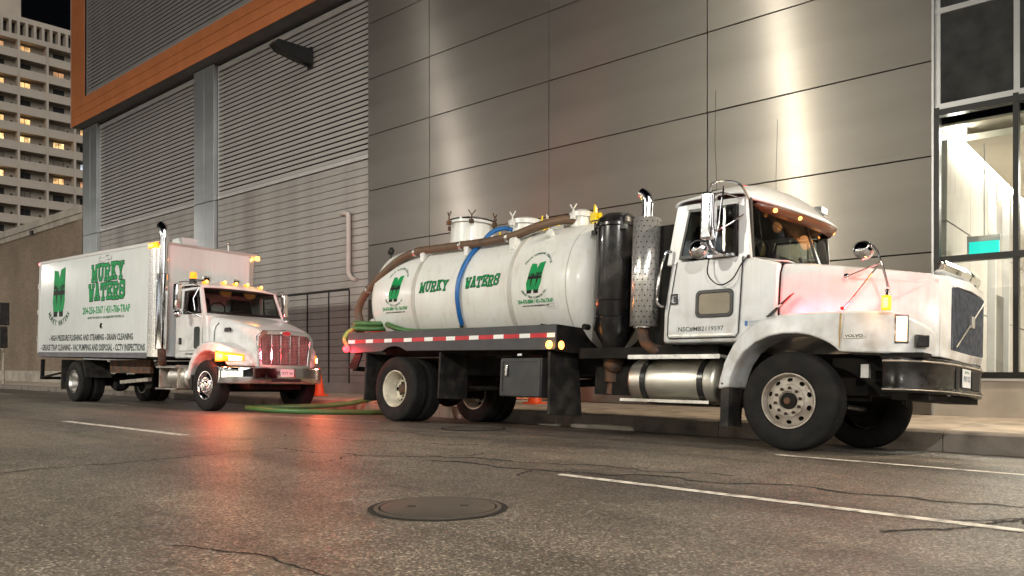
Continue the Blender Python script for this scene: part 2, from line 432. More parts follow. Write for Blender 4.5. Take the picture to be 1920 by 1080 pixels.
def wheel(parent, x, y0, wd, r, out, style, zc=None, n=56):
    """tyre occupying y0..y0+wd; out=-1: outer face towards low y"""
    zc = r if zc is None else zc
    yc = y0+wd/2; rb = r*.555
    def Y(t): return yc+out*t      # t=+wd/2 is the outer face
    prof = [(rb, -.40), (rb*1.08, -.47), (r*.78, -.52), (r*.93, -.49), (r*.985, -.42)]
    for g in (-.27, -.09, .09, .27):
        prof += [(r, g-.055), (r*.982, g-.04), (r*.982, g+.04), (r, g+.055)]
    prof += [(r*.985, .42), (r*.955, .475), (r*.93, .49), (r*.90, .505), (r*.80, .525), (r*.70, .515), (rb*1.10, .48), (rb*1.05, .465), (rb, .42)]
    tyre = MB().lathe([(a, b*wd*out) for a, b in prof], (x, yc, zc), (0,1,0), n).build('tyre', M['rubber'], parent, ang=50)
    c = (x, yc, zc)
    if style == 'front_steel' or style == 'chrome':
        m = M['steelrim'] if style == 'front_steel' else M['chrome']
        rim = MB()
        rim.lathe([(rb*1.0, wd*.40*out), (rb*1.01, wd*.50*out), (rb*.965, wd*.50*out), (rb*.93, wd*.40*out), (rb*.90, wd*.28*out)], c, (0,1,0), 48)
        ring_holes(rim, c, out, 10, rb*.60, rb*.90, wd*.42, wd*.28, rb*.765, rb*.105, rb*.075)
        rim.lathe([(rb*.60, wd*.42*out), (rb*.58, wd*.47*out), (rb*.36, wd*.47*out), (rb*.34, wd*.36*out)], c, (0,1,0), 48)
        rim.lathe([(rb*.36, wd*.40*out), (rb*.001, wd*.40*out)], c, (0,1,0), 24)
        ro = rim.build('rim', m, tyre)
        MB().cyl((x, Y(wd*.1), zc), (x, Y(wd*.2), zc), rb*.9, n=32).build('brake_drum', M['under'], tyre)
        MB().lathe([(rb*.31, wd*.36*out), (rb*.30, wd*.47*out), (rb*.22, wd*.52*out), (rb*.0, wd*.53*out)], c, (0,1,0), 24).build('hub', M['under'] if style == 'front_steel' else M['chrome'], tyre)
        MB().cyl((x, Y(wd*.5), zc), (x, Y(wd*.58), zc), rb*.12, n=14).build('hub_cap', M['rust'] if style == 'front_steel' else M['chrome'], tyre)
        nutm = MB().lathe([(rb*.055, wd*.46*out), (rb*.055, wd*.56*out), (rb*.03, wd*.60*out), (0, wd*.60*out)], (0,0,0), (0,1,0), 10).mesh('lug_nut', M['rust'] if style == 'front_steel' else M['chrome'])
        for i in range(10):
            q = 2*math.pi*(i+.3)/10; o = bpy.data.objects.new('lug_nut', nutm)
            o.location = (x+rb*.47*math.cos(q), yc, zc+rb*.47*math.sin(q)); link(o, tyre)
    else:
        m = M['creamrim'] if style == 'cream' else M['alu']
        rim = MB()
        rim.lathe([(rb*1.0, wd*.40*out), (rb*1.02, wd*.51*out), (rb*.97, wd*.51*out), (rb*.93, wd*.44*out), (rb*.88, wd*.30*out), (rb*.84, -wd*.22*out), (rb*.80, -wd*.30*out)], c, (0,1,0), 48)
        ring_holes(rim, c, out, 5, rb*.46, rb*.80, -wd*.36, -wd*.30, rb*.66, rb*.13, rb*.09)
        rim.lathe([(rb*.46, -wd*.36*out), (rb*.001, -wd*.34*out)], c, (0,1,0), 36)
        rim.build('rim', m, tyre)
        MB().lathe([(rb*.33, -wd*.34*out), (rb*.31, -wd*.10*out), (rb*.20, wd*.02*out), (0, wd*.04*out)], c, (0,1,0), 20).build('hub', M['rust'], tyre)
        nutm = MB().cyl((0, -wd*.33*out, 0), (0, -wd*.20*out, 0), rb*.05, n=8).mesh('lug_nut', M['rust'])
        for i in range(10):
            q = 2*math.pi*(i+.3)/10; o = bpy.data.objects.new('lug_nut', nutm)
            o.location = (x+rb*.41*math.cos(q), yc, zc+rb*.41*math.sin(q)); link(o, tyre)
    return tyre

def lamp(kind, name, parent, loc, energy, color, size=.05, direction=None, cone=150, blend=.6):
    d = bpy.data.lights.new(name, kind); d.energy = energy; d.color = color
    d.shadow_soft_size = size
    if kind == 'SPOT': d.spot_size = R(cone); d.spot_blend = blend
    o = bpy.data.objects.new(name, d); link(o, parent); o.location = loc
    if direction is not None: o.rotation_euler = Vector(direction).to_track_quat('-Z', 'Y').to_euler()
    return o

# ================================================================== SETTING
def node_mat(name):
    m = bpy.data.materials.new(name); m.use_nodes = True; t = m.node_tree
    return m, t, t.nodes['Principled BSDF'], t.links.new

def asphalt():
    m, t, b, L = node_mat('asphalt')
    N = t.nodes.new
    tc = N('ShaderNodeTexCoord')
    def noise(sc, det=5):
        n = N('ShaderNodeTexNoise'); n.inputs['Scale'].default_value = sc; n.inputs['Detail'].default_value = det; L(tc.outputs['Object'], n.inputs['Vector']); return n
    def ramp(src, pts):
        r_ = N('ShaderNodeValToRGB'); e = r_.color_ramp.elements
        while len(e) < len(pts): e.new(.5)
        for i, (p, c) in enumerate(pts): e[i].position = p; e[i].color = tuple(c)+(1,) if len(c) == 3 else c
        L(src, r_.inputs[0]); return r_
    vo = N('ShaderNodeTexVoronoi'); vo.inputs['Scale'].default_value = 85; L(tc.outputs['Object'], vo.inputs['Vector'])
    sep = N('ShaderNodeSeparateColor'); L(vo.outputs['Color'], sep.inputs[0])
    stone = ramp(sep.outputs[0], [(0, (.060,.052,.044)), (.5, (.105,.091,.075)), (.82, (.155,.135,.112)), (.96, (.32,.28,.235))])
    big = ramp(noise(.30, 8).outputs[0], [(.36, (.70,.70,.72)), (.50, (1.0,1.0,1.0)), (.66, (1.28,1.25,1.18))])
    mid = ramp(noise(3.2, 6).outputs[0], [(.3, (.78,.78,.78)), (.7, (1.2,1.2,1.2))])
    mu = N('ShaderNodeMix'); mu.data_type = 'RGBA'; mu.blend_type = 'MULTIPLY'; mu.inputs[0].default_value = 1; L(stone.outputs[0], mu.inputs[6]); L(big.outputs[0], mu.inputs[7])
    mu2 = N('ShaderNodeMix'); mu2.data_type = 'RGBA'; mu2.blend_type = 'MULTIPLY'; mu2.inputs[0].default_value = 1; L(mu.outputs[2], mu2.inputs[6]); L(mid.outputs[0], mu2.inputs[7])
    mp = N('ShaderNodeMapping'); mp.inputs['Scale'].default_value = (.10, 1.0, 1); L(tc.outputs['Object'], mp.inputs[0])
    nl = N('ShaderNodeTexNoise'); nl.inputs['Scale'].default_value = 1.1; nl.inputs['Detail'].default_value = 5; L(mp.outputs[0], nl.inputs['Vector'])
    lane = ramp(nl.outputs[0], [(.34, (.66,.66,.67)), (.48, (1.0,1.0,1.0)), (.68, (1.22,1.21,1.18))])
    mu3 = N('ShaderNodeMix'); mu3.data_type = 'RGBA'; mu3.blend_type = 'MULTIPLY'; mu3.inputs[0].default_value = 1; L(mu2.outputs[2], mu3.inputs[6]); L(lane.outputs[0], mu3.inputs[7])
    oil = ramp(noise(.9, 3).outputs[0], [(.66, (1,1,1)), (.74, (.55,.55,.56))])
    mu4 = N('ShaderNodeMix'); mu4.data_type = 'RGBA'; mu4.blend_type = 'MULTIPLY'; mu4.inputs[0].default_value = 1; L(mu3.outputs[2], mu4.inputs[6]); L(oil.outputs[0], mu4.inputs[7])
    L(mu4.outputs[2], b.inputs['Base Color'])
    rr = ramp(sep.outputs[1], [(0, (.62,)*3), (.7, (.46,)*3), (1, (.30,)*3)])
    L(rr.outputs[0], b.inputs['Roughness'])
    b.inputs['Specular IOR Level'].default_value = .55
    bp = N('ShaderNodeBump'); bp.inputs['Strength'].default_value = .55; bp.inputs['Distance'].default_value = .006
    ad = N('ShaderNodeMath'); ad.operation = 'ADD'; L(sep.outputs[2], ad.inputs[0]); L(noise(160, 3).outputs[0], ad.inputs[1])
    L(ad.outputs[0], bp.inputs['Height']); L(bp.outputs[0], b.inputs['Normal'])
    return m
M['asphalt'] = asphalt()
M['concrete'] = mat('pavement_concrete', (.50,.42,.33), .8, var=.12, vs=1.5, bump=.2, bs=60, dirt=(.16,.14,.11), damt=.6, dscale=2.5)
M['kerb'] = mat('kerb_concrete', (.24,.21,.18), .8, var=.2, vs=3, bump=.3, bs=40, dirt=(.07,.06,.05), damt=.8, dscale=3)
M['paint'] = mat('road_paint', (.64,.61,.55), .6, var=.12, vs=6, dirt=(.12,.11,.10), damt=.9, dscale=9)
M['crack'] = mat('crack_tar', (.012,.011,.010), .8, var=.3, vs=20)
M['iron'] = mat('cast_iron', (.105,.088,.074), .5, metal=.3, var=.1, vs=4, bump=.1, bs=70, dirt=(.05,.04,.035), damt=.4)
M['ground'] = mat('ground', (.06,.055,.05), .9)

def kerb_y(X): return 10.88+.0262*X
def road_z(X, Y):
    k = min(1, max(0, (X+15)/6)); s_ = .026+.034*k; y0 = 7.4+.8*k
    d = Y-y0
    return -s_*(d if d > .3 else (0 if d < -.3 else (d+.3)**2/1.2))
tag(MB().add([(-700,-700,-.4),(700,-700,-.4),(700,700,-.4),(-700,700,-.4)], [(0,1,2,3)]).build('ground', M['ground']), kind='structure')
xs = [-160,-110,-80,-60,-50,-40]+[-35+i for i in range(0, 45)]+[14,20,30,50,80]
rows = []
for X in xs:
    ye = kerb_y(X)+.02
    ys = [-60,-30,-15,-8,-4,0,3,5,6.4,7.0,7.3,7.6,7.9,8.2,8.5,8.8]
    ys = [y for y in ys if y < ye-.1]
    while len(ys) < 16: ys.append(ys[-1]+.0)
    ys += [ye-.9+.0 if ye-.9 > ys[-1] else (ys[-1]+ye)/2, ye]
    rows.append([(X, y, road_z(X, y)) for y in ys])
road = tag(MB().grid(rows).build('road', M['asphalt'], recalc=True, ang=80), kind='structure')

def strip(name, pts, wd, mat_, parent, h=.004, jit=0, rnd=None, seg=.12):
    """thin sheet following the road along a polyline"""
    P = [Vector((p[0], p[1], 0)) for p in pts]; L_ = []
    for a, b in zip(P, P[1:]):
        n = max(1, int((b-a).length/seg))
        for i in range(n): L_.append(a.lerp(b, i/n))
    L_.append(P[-1]); rnd = rnd or random
    A = []; B = []
    for i, p in enumerate(L_):
        t = (L_[min(i+1, len(L_)-1)]-L_[max(i-1, 0)]).normalized(); n = Vector((-t.y, t.x, 0))
        off = rnd.uniform(-jit, jit) if jit else 0
        ww = wd/2*(rnd.uniform(.35, 1.3) if jit else 1)
        for S_, l in ((1, A), (-1, B)):
            q = p+n*(off+S_*ww); l.append((q.x, q.y, road_z(q.x, q.y)+h))
    o = MB().grid([A, B]).build(name, mat_, parent, recalc=False)
    return o
def paint_line(pts, wd=.10):
    o = strip('lane_marking', pts, wd, M['paint'], None, .004, seg=.3); tag(o, kind='structure'); return o
paint_line([(-4.29,5.11),(6,5.05)], .095)
paint_line([(-3.66,7.74),(6,7.62)], .075)
paint_line([(-14.27,4.50),(-10.19,4.66)], .13)
paint_line([(-13.2,7.44),(-10.4,7.92)], .07)
paint_line([(-22.2,6.88),(-18.72,7.2)], .07)
paint_line([(-36,7.4),(-29,7.6)], .10)
rc = random.Random(3)
for pts, wd in (
    ([(-7.73,1.6),(-7.73,1.95),(-7.78,3.0),(-7.9,4.1),(-7.93,4.64),(-7.5,4.62),(-6.97,4.81),(-6.3,5.0),(-5.77,5.41),(-4.6,5.75),(-3.2,6.02)], .022),
    ([(-9.4,5.6),(-8.6,5.75),(-7.6,5.95),(-6.6,6.4)], .016),
    ([(-5.77,5.0),(-4.9,5.12),(-3.8,5.55),(-2.9,5.72),(-1.9,5.85),(-.9,5.98),(.6,6.1)], .030),
    ([(-1.55,4.55),(-1.3,4.85),(-1.18,5.2),(-1.0,5.55),(-.85,5.95),(-.7,6.8)], .032),
    ([(-4.0,1.75),(-3.55,1.95),(-3.0,1.95),(-2.55,2.1),(-2.0,1.95),(-1.7,2.0)], .014),
    ([(-13,7.0),(-11.5,6.8),(-10,6.6),(-8.6,6.9),(-7.2,7.1)], .016)):
    P = [Vector((p[0], p[1], 0)) for p in pts]
    while max((b-a).length for a, b in zip(P, P[1:])) > .11:      # wander like a real crack
        Q = []
        for a, b in zip(P, P[1:]):
            d_ = b-a; n_ = Vector((-d_.y, d_.x, 0)); Q += [a, (a+b)/2+n_*rc.uniform(-.16,.16)]
        P = Q+[P[-1]]
    strip('crack', P, wd*1.2, M['crack'], road, .003, jit=.006, rnd=rc, seg=.05)
    for _ in range(max(1, len(P)//40)):                            # short side branches
        i_ = rc.randrange(2, len(P)-2); a = P[i_]; ang = rc.uniform(0, 6.28); B_ = [a]
        for k in range(rc.randint(4, 10)):
            ang += rc.uniform(-.7,.7); a = a+Vector((math.cos(ang), math.sin(ang), 0))*.07; B_.append(a)
        strip('crack', B_, wd*.8, M['crack'], road, .0026, jit=.004, rnd=rc, seg=.05)

strip('gutter_dirt', [(X_, kerb_y(X_)-.06-.02*math.sin(X_*1.7)) for X_ in range(-50, 12)], .13, M['crack'], road, .004, jit=.02, rnd=rc, seg=.15)
# pavement + kerb + building frame (slightly turned against the road)
fr = dict(loc=(0, 13.38, 0), rot=(0, 0, R(1.5)))
side = empty('sidewalk', fr['loc'], fr['rot']); tag(side, kind='structure')
MB().hexa([(-120,-2.2,-.3),(40,-2.2,-.3),(40,.3,-.3),(-120,.3,-.3),(-120,-2.2,.07),(40,-2.2,.07),(40,.3,.12),(-120,.3,.12)]).build('base', M['concrete'], side)
slab = MB().hexa([(0,-2.30,.0),(1.49,-2.30,.0),(1.49,-.004,.05),(0,-.004,.05),(0,-2.30,.105),(1.49,-2.30,.105),(1.49,-.004,.150),(0,-.004,.150)]).mesh('paving_slab', M['concrete'])
for i in range(46):
    o = bpy.data.objects.new('paving_slab', slab); o.location = (-60+i*1.5, 0, random.uniform(-.003,.003)); link(o, side)
kerbo = empty('kerb', fr['loc'], fr['rot']); tag(kerbo, kind='structure')
ks = MB().prism([(-2.52,-.3),(-2.305,-.3),(-2.305,.104),(-2.49,.100),(-2.515,.075)], 0, 2.99, 'x').mesh('kerb_stone', M['kerb'])
for i in range(26):
    o = bpy.data.objects.new('kerb_stone', ks); o.location = (-66+i*3, random.uniform(-.006,.006), random.uniform(-.004,.004)); link(o, kerbo)

# ------------------------------------------------------------------ steel clad building
def steel_mat(name, col, mixf, rough, an, broad, dark, midf):
    # brushed sheet: long vertical smear of every lamp over a broad dull sheen
    m = bpy.data.materials.new(name); m.use_nodes = True; t = m.node_tree; L = t.links.new
    t.nodes.remove(t.nodes['Principled BSDF'])
    tc = t.nodes.new('ShaderNodeTexCoord'); no = t.nodes.new('ShaderNodeTexNoise'); no.inputs['Scale'].default_value = .7; no.inputs['Detail'].default_value = 6
    mp = t.nodes.new('ShaderNodeMapping'); mp.inputs['Scale'].default_value = (.35,1,2.5); L(tc.outputs['Object'], mp.inputs[0]); L(mp.outputs[0], no.inputs['Vector'])
    rp_ = t.nodes.new('ShaderNodeValToRGB'); e = rp_.color_ramp.elements
    e[0].position = .3; e[0].color = tuple(c*.9 for c in col)+(1,); e[1].position = .7; e[1].color = tuple(c*1.08 for c in col)+(1,)
    L(no.outputs[0], rp_.inputs[0])
    g1 = t.nodes.new('ShaderNodeBsdfAnisotropic'); g1.inputs['Roughness'].default_value = rough; g1.inputs['Anisotropy'].default_value = an
    cx = t.nodes.new('ShaderNodeCombineXYZ'); cx.inputs[0].default_value = FT[0]; cx.inputs[1].default_value = FT[1]; L(cx.outputs[0], g1.inputs['Tangent'])
    def dull(k):
        d_ = t.nodes.new('ShaderNodeMix'); d_.data_type = 'RGBA'; d_.blend_type = 'MULTIPLY'; d_.inputs[0].default_value = 1
        L(rp_.outputs[0], d_.inputs[6]); d_.inputs[7].default_value = (k, k, k, 1); return d_.outputs[2]
    L(rp_.outputs[0], g1.inputs['Color'])
    g2 = t.nodes.new('ShaderNodeBsdfAnisotropic'); g2.inputs['Roughness'].default_value = broad; L(dull(dark), g2.inputs['Color'])
    g3 = t.nodes.new('ShaderNodeBsdfAnisotropic'); g3.inputs['Roughness'].default_value = .46; g3.inputs['Anisotropy'].default_value = .55; L(dull(.8), g3.inputs['Color']); L(cx.outputs[0], g3.inputs['Tangent'])
    m1 = t.nodes.new('ShaderNodeMixShader'); m1.inputs[0].default_value = midf; L(g2.outputs[0], m1.inputs[1]); L(g3.outputs[0], m1.inputs[2])
    mx = t.nodes.new('ShaderNodeMixShader'); mx.inputs[0].default_value = mixf
    L(m1.outputs[0], mx.inputs[1]); L(g1.outputs[0], mx.inputs[2]); L(mx.outputs[0], t.nodes['Material Output'].inputs[0])
    return m
M['steel'] = steel_mat('brushed_steel_panel', (.42,.39,.355), .25, .31, .76, .50, .50, .45)
M['steelcol'] = steel_mat('brushed_steel_column', (.58,.61,.62), .35, .30, .8, .50, 1.2, .2)
M['gap'] = mat('joint_dark', (.01,.01,.01), .8)
M['slat'] = mat('louvre_slat', (.40,.385,.37), .5, metal=.35, var=.05, vs=1)
M['siding'] = mat('siding_board', (.35,.33,.31), .5, metal=.35, var=.10, vs=1.2, dirt=(.15,.13,.12), damt=.5, dscale=.8)
M['trim'] = mat('trim_light', (.50,.49,.48), .45, metal=.4, var=.04)
M['orangeclad'] = mat('orange_cladding', (.58,.195,.07), .6, var=.06, vs=1.5)
M['soffit'] = mat('soffit_grey', (.10,.10,.10), .7, var=.1)
M['mullion'] = mat('mullion_black', (.012,.012,.012), .4)
M['silver'] = mat('silver_frame', (.5,.5,.5), .35, metal=.8, var=.04)
M['spandrel'] = mat('spandrel_glass', (.035,.036,.036), .08, var=.25, vs=3, bump=.08, bs=3, coat=.5)
M['paneglass'] = glass('window_glass', (.94,.96,.94))
M['stone'] = mat('base_stone', (.36,.32,.27), .6, var=.1, vs=1.2, dirt=(.2,.17,.14), damt=.5, dscale=1.3)
M['lobbycon'] = mat('lobby_concrete', (.42,.39,.35), .75, var=.12, vs=.8, streak=(.25,.23,.2), damt=.7, bump=.1, bs=20)
M['lobbyceil'] = mat('lobby_plaster', (.74,.69,.60), .8, var=.03)
M['cove'] = mat('cove_light', (1,1,1), .5, var=0, emis=(1,.94,.84), es=55)
M['tealsign'] = mat('teal_sign_lit', (.02,.5,.45), .3, var=.03, emis=(.01,.62,.52), es=1.1)
M['bluesign'] = mat('blue_sign', (.1,.25,.7), .4, var=.05, emis=(.1,.25,.8), es=.5)
M['lift'] = mat('lift_door', (.12,.11,.10), .4, metal=.6, var=.2)

bld = empty('steel_clad_building', fr['loc'], fr['rot'])
tag(bld, 'large building of brushed steel panels, grey louvres and an orange frame behind the trucks', 'building')
core = MB()
core.box(-36.9,-3.75,.32,14,-.2,24); core.box(-3.75,14,.14,14,4.86,24); core.box(-3.75,14,9.2,14,-.2,4.86)
core.box(-17.5,-3.75,.034,.32,0,24)
core.build('core', M['gap'], bld)
zr = [.15,1.17,2.63,4.09,5.54,7.01,8.5,9.98,11.46,12.94,14.4]
xc = [-17.5,-15.08,-11.29,-7.54,-3.76]
rp = random.Random(5)
for i in range(4):
    for j in range(len(zr)-1):
        a, b, c, d = xc[i]+.009, xc[i+1]-.009, zr[j]+.009, zr[j+1]-.009
        o = MB().box(-(b-a)/2,(b-a)/2,-.015,.015,-(d-c)/2,(d-c)/2).build('steel_panel', M['steel'], bld, bevel=.004)
        o.location = ((a+b)/2, .012, (c+d)/2)
        o.rotation_euler = (R(rp.uniform(-.12,.12)), 0, R(rp.uniform(-.10,.10)))
# fluted columns, each in two leaves with a joint
for x0, x1 in ((-27.08,-25.70),(-36.94,-35.48)):
    xm = x0+(x1-x0)*.52
    for a, b in ((x0, xm-.012), (xm+.012, x1)):
        for c, d in ((.15,3.3),(3.32,6.42),(6.44,10.98)):
            MB().box(a, b, -.03, .3, c, d).build('column_panel', M['steelcol'], bld, bevel=.006)
MB().box(-37.0,-36.945,-.02,.3,.15,10.98).build('corner_trim', M['soffit'], bld)
# bays: louvre bank above, board siding below
def slat_bank(x0, x1, z0, z1, y, pitch, name, depth=.10):
    bank = MB()
    bank.box(x0, x1, y-.03, y+.16, z1-.17, z1).box(x0, x1, y-.03, y+.16, z0, z0+.11)
    bank.box(x0, x0+.05, y-.02, y+.16, z0+.11, z1-.17).box(x1-.05, x1, y-.02, y+.16, z0+.11, z1-.17)
    bo = bank.build(name, M['trim'], bld)
    L_ = x1-x0-.11
    sm = MB().prism([(-.02,.046),(-.02,-.052),(-.008,-.058),(.10,.045),(.10,.055)], 0, L_, 'x').mesh('slat', M['slat'])
    n = int((z1-z0-.30)/pitch)
    for k in range(n):
        o = bpy.data.objects.new('slat', sm); o.location = (x0+.055, y, z0+.18+k*pitch); link(o, bo)
    return bo
slat_bank(-25.66,-17.52,6.47,10.9,.12,.147,'louvre_bank')
slat_bank(-35.46,-27.10,6.47,10.9,.12,.147,'louvre_bank')
for x0, x1 in ((-25.66,-17.52),(-35.46,-27.10)):
    bm_ = MB().prism([(.0,0),(.0,.178),(.012,.190),(.06,.190),(.06,0)], 0, x1-x0, 'x').mesh('siding_board', M['siding'])
    wall = MB().box(x0, x1, .17, .30, .1, 6.46).build('siding_backing', M['gap'], bld)
    k = 0
    while .46+k*.2 < 6.3:
        o = bpy.data.objects.new('siding_board', bm_); o.location = (x0, .105, .45+k*.2); link(o, wall); k += 1
    MB().box(x0, x1, .09, .165, .1, .445).build('plinth', M['siding'], bld)
# flush double doors cut into the boards
for x in (-23.27,-21.75,-20.45,-19.4,-18.45):
    MB().box(x-.022, x+.022, .088, .104, .42, 2.98).build('door_edge', M['gap'], bld)
MB().box(-23.27,-18.45,.087,.103,2.98,3.03).build('door_head', M['gap'], bld)
MB().box(-20.35,-20.15,.075,.10,1.25,1.62).build('door_vent', M['slat'], bld, bevel=.01)
p_ = spline([(-18.86,.16,5.12),(-18.62,.04,5.10),(-18.44,.02,5.06),(-18.38,.02,4.9),(-18.38,.02,3.6),(-18.36,.02,3.42),(-18.24,.03,3.28),(-18.1,.06,3.24)], 4)
MB().tube(p_, .065, 12).build('vent_pipe', mat('pipe_grey', (.48,.44,.41), .5, var=.1), bld)
# orange framed box that oversails the bays
ox0, ox1, oy = -37.1, -17.52, -.45
MB().box(ox0+.02, ox1, oy+.03, .32, 11.02, 11.08).build('soffit', M['soffit'], bld)
MB().box(ox0+.02, ox1, oy+.03, .30, 11.08, 11.98).box(ox0+.02,-35.67,oy+.03,.30,11.98,20).build('frame_core', M['gap'], bld)
rows_z = [(11.0,11.33),(11.34,11.66),(11.67,12.0)]
for j, (c, d) in enumerate(rows_z):
    x = ox0
    off = [0,1.2,.5][j]
    cuts = [ox0]+[ox0+off+2.3*k for k in range(1, 10) if ox0+off+2.3*k < ox1-.5]+[ox1]
    for a, b in zip(cuts, cuts[1:]):
        MB().box(a+.004, b-.004, oy, oy+.028, c+.003, d-.003).build('orange_panel', M['orangeclad'], bld, bevel=.003)
for k in range(6):
    MB().box(ox0+.004,-35.67,oy,oy+.028,12.003+1.3*k,13.297+1.3*k).build('orange_panel', M['orangeclad'], bld, bevel=.003)
MB().box(ox0-.02, ox0+.002, oy-.01, .3, 10.99, 20).build('edge_trim', M['trim'], bld)
slat_bank(-35.60,-17.52,12.0,19.5,-.36,.147,'louvre_bank')
# glazed corner: mullions, panes, spandrels, stone base
xm_ = [-3.70,-2.67,-1.64,-.61,.42,1.45]
for x in xm_:
    MB().box(x-.035, x+.035, -.03, .10, .80, 4.80).build('mullion', M['mullion'], bld)
for z in (.765,2.50,4.72):
    MB().box(-3.735, 1.5, -.04, .11, z-.045, z+.045).build('transom', M['mullion'], bld)
MB().box(-3.765,-3.735,-.05,.12,.15,13).build('edge_profile', M['silver'], bld)
for a, b in zip(xm_, xm_[1:]):
    for c, d in ((.81,2.455),(2.545,4.675)):
        MB().box(a+.035, b-.035, .03, .042, c, d).build('pane', M['paneglass'], bld)
    for c, d in ((4.86,6.22),(6.30,7.66),(7.74,9.1)):
        MB().box(a+.045, b-.03, .02, .06, c, d).build('spandrel_panel', M['spandrel'], bld)
    MB().box(a-.03, a+.045, 0, .10, 4.82, 9.2).build('silver_mullion', M['silver'], bld)
for z in (4.815,6.26,7.70):
    MB().box(-3.73, 1.5, -.01, .115, z-.04, z+.04).build('silver_transom', M['silver'], bld)
MB().box(-3.73,14,-.03,.30,.715,.725).box(-3.76,14,-.06,.30,.68,.714).build('sill', M['trim'], bld)
x = -3.74
for i in range(8):
    MB().box(x+.004, x+1.796, -.02, .3, .12, .676).build('base_stone', M['stone'], bld, bevel=.004); x += 1.8
# lobby behind the glass: wall falls a little with depth, as the ramp hall does
lob = empty('lobby', (-3.66,.16,0), (R(-2.2),0,0), bld)
for j, (c, d) in enumerate(((.3,1.9),(1.91,3.15),(3.16,4.42))):
    for i in range(5):
        MB().box(-.08,.0, .1+i*1.5+.006, 1.6+i*1.5-.006, c+.006, d-.006).build('concrete_panel', M['lobbycon'], lob)
MB().box(-.12,-.081,.1,8.4,.2,4.6).build('wall_backing', M['gap'], lob)
MB().box(.02,.16,.10,8.2,4.53,4.58).build('cove_light', M['cove'], lob)
MB().box(.20,8.0,.30,8.2,4.40,4.5).box(.19,.22,.30,8.2,4.40,4.62).box(-.1,8,.1,8.2,4.62,4.66).build('ceiling', M['lobbyceil'], lob)
MB().box(-.1,8.0,8.2,8.3,.2,4.7).build('back_wall', M['lobbyceil'], lob)
MB().box(-.1,8.0,.1,8.3,.2,.35).build('floor', M['stone'], lob)
MB().box(8.0,8.1,.1,8.3,.2,4.7).build('side_wall', M['lobbyceil'], lob)
for y in (2.9,4.1):
    MB().box(.0,.12,y,y+.12,.35,4.5).build('pilaster', M['trim'], lob)
MB().box(.0,.05,3.1,4.0,.35,2.35).build('lift_door', M['lift'], lob)
MB().box(.0,.03,3.35,3.5,2.5,2.75).build('blue_sign', M['bluesign'], lob)
sg = empty('hanging_sign', bld.matrix_world @ Vector((0,0,0)))
sg.location = Vector((0,13.38,0))+Matrix.Rotation(R(1.5),3,'Z')@Vector((-3.42,.70,2.58)); sg.rotation_euler = (0,0,R(1.5))
tag(sg, 'glowing teal sign box hanging inside the lit lobby window', 'sign')
MB().box(0,.40,0,.08,0,.24).build('face', M['tealsign'], sg)
MB().box(-.02,.42,-.004,.09,.245,.33).box(-.03,-.005,-.004,.09,-.02,.34).build('housing', M['trim'], sg)
MB().cyl((.2,.04,.33),(.2,.04,1.75),.01,n=6).build('hanger', M['trim'], sg)
for x_,y_ in ((2.2,1.6),(2.2,4.6),(4.8,3.0),(4.8,6.4)):  # ceiling discs and spots added to brighten the lower lobby
    dl = MB().lathe([(.16,4.385),(.16,4.399),(0,4.399)], (x_,y_,0), (0,0,1), 20).build('fill_disc', M['cove'], lob)
    lamp('SPOT', 'lobby_fill_lamp', lob, (x_,y_,4.36), 420, (1,.94,.85), .15, direction=(0,0,-1), cone=160, blend=.6)
lamp('AREA', 'lobby_area_fill', lob, (1.6,2.5,4.3), 150, (1,.94,.84), direction=(0,-.25,-1)).data.size = 2.0  # added area fill under the ceiling, away from the cove strip

# black flood light on an arm, high on the louvres
fl = empty('wall_flood_light', Vector((0,13.38,0))+Matrix.Rotation(R(1.5),3,'Z')@Vector((-20.25,.08,9.8)), (0,0,R(1.5)))
tag(fl, 'black flood light on a bracket high on the louvres under the orange frame', 'flood light')
MB().prism([(-.05,-.22),(-.05,.16),(-.18,.22),(-1.15,.20),(-1.28,.05),(-1.1,-.10),(-.4,-.20)], -.16, .16, 'x').build('housing', M['mullion'], fl, bevel=.02)
MB().box(-.10,.10,-.06,.0,-.32,.30).build('wall_plate', M['mullion'], fl)
MB().bar((0,-.1,-.25),(0,-.45,-.16),.05).build('brace', M['mullion'], fl)

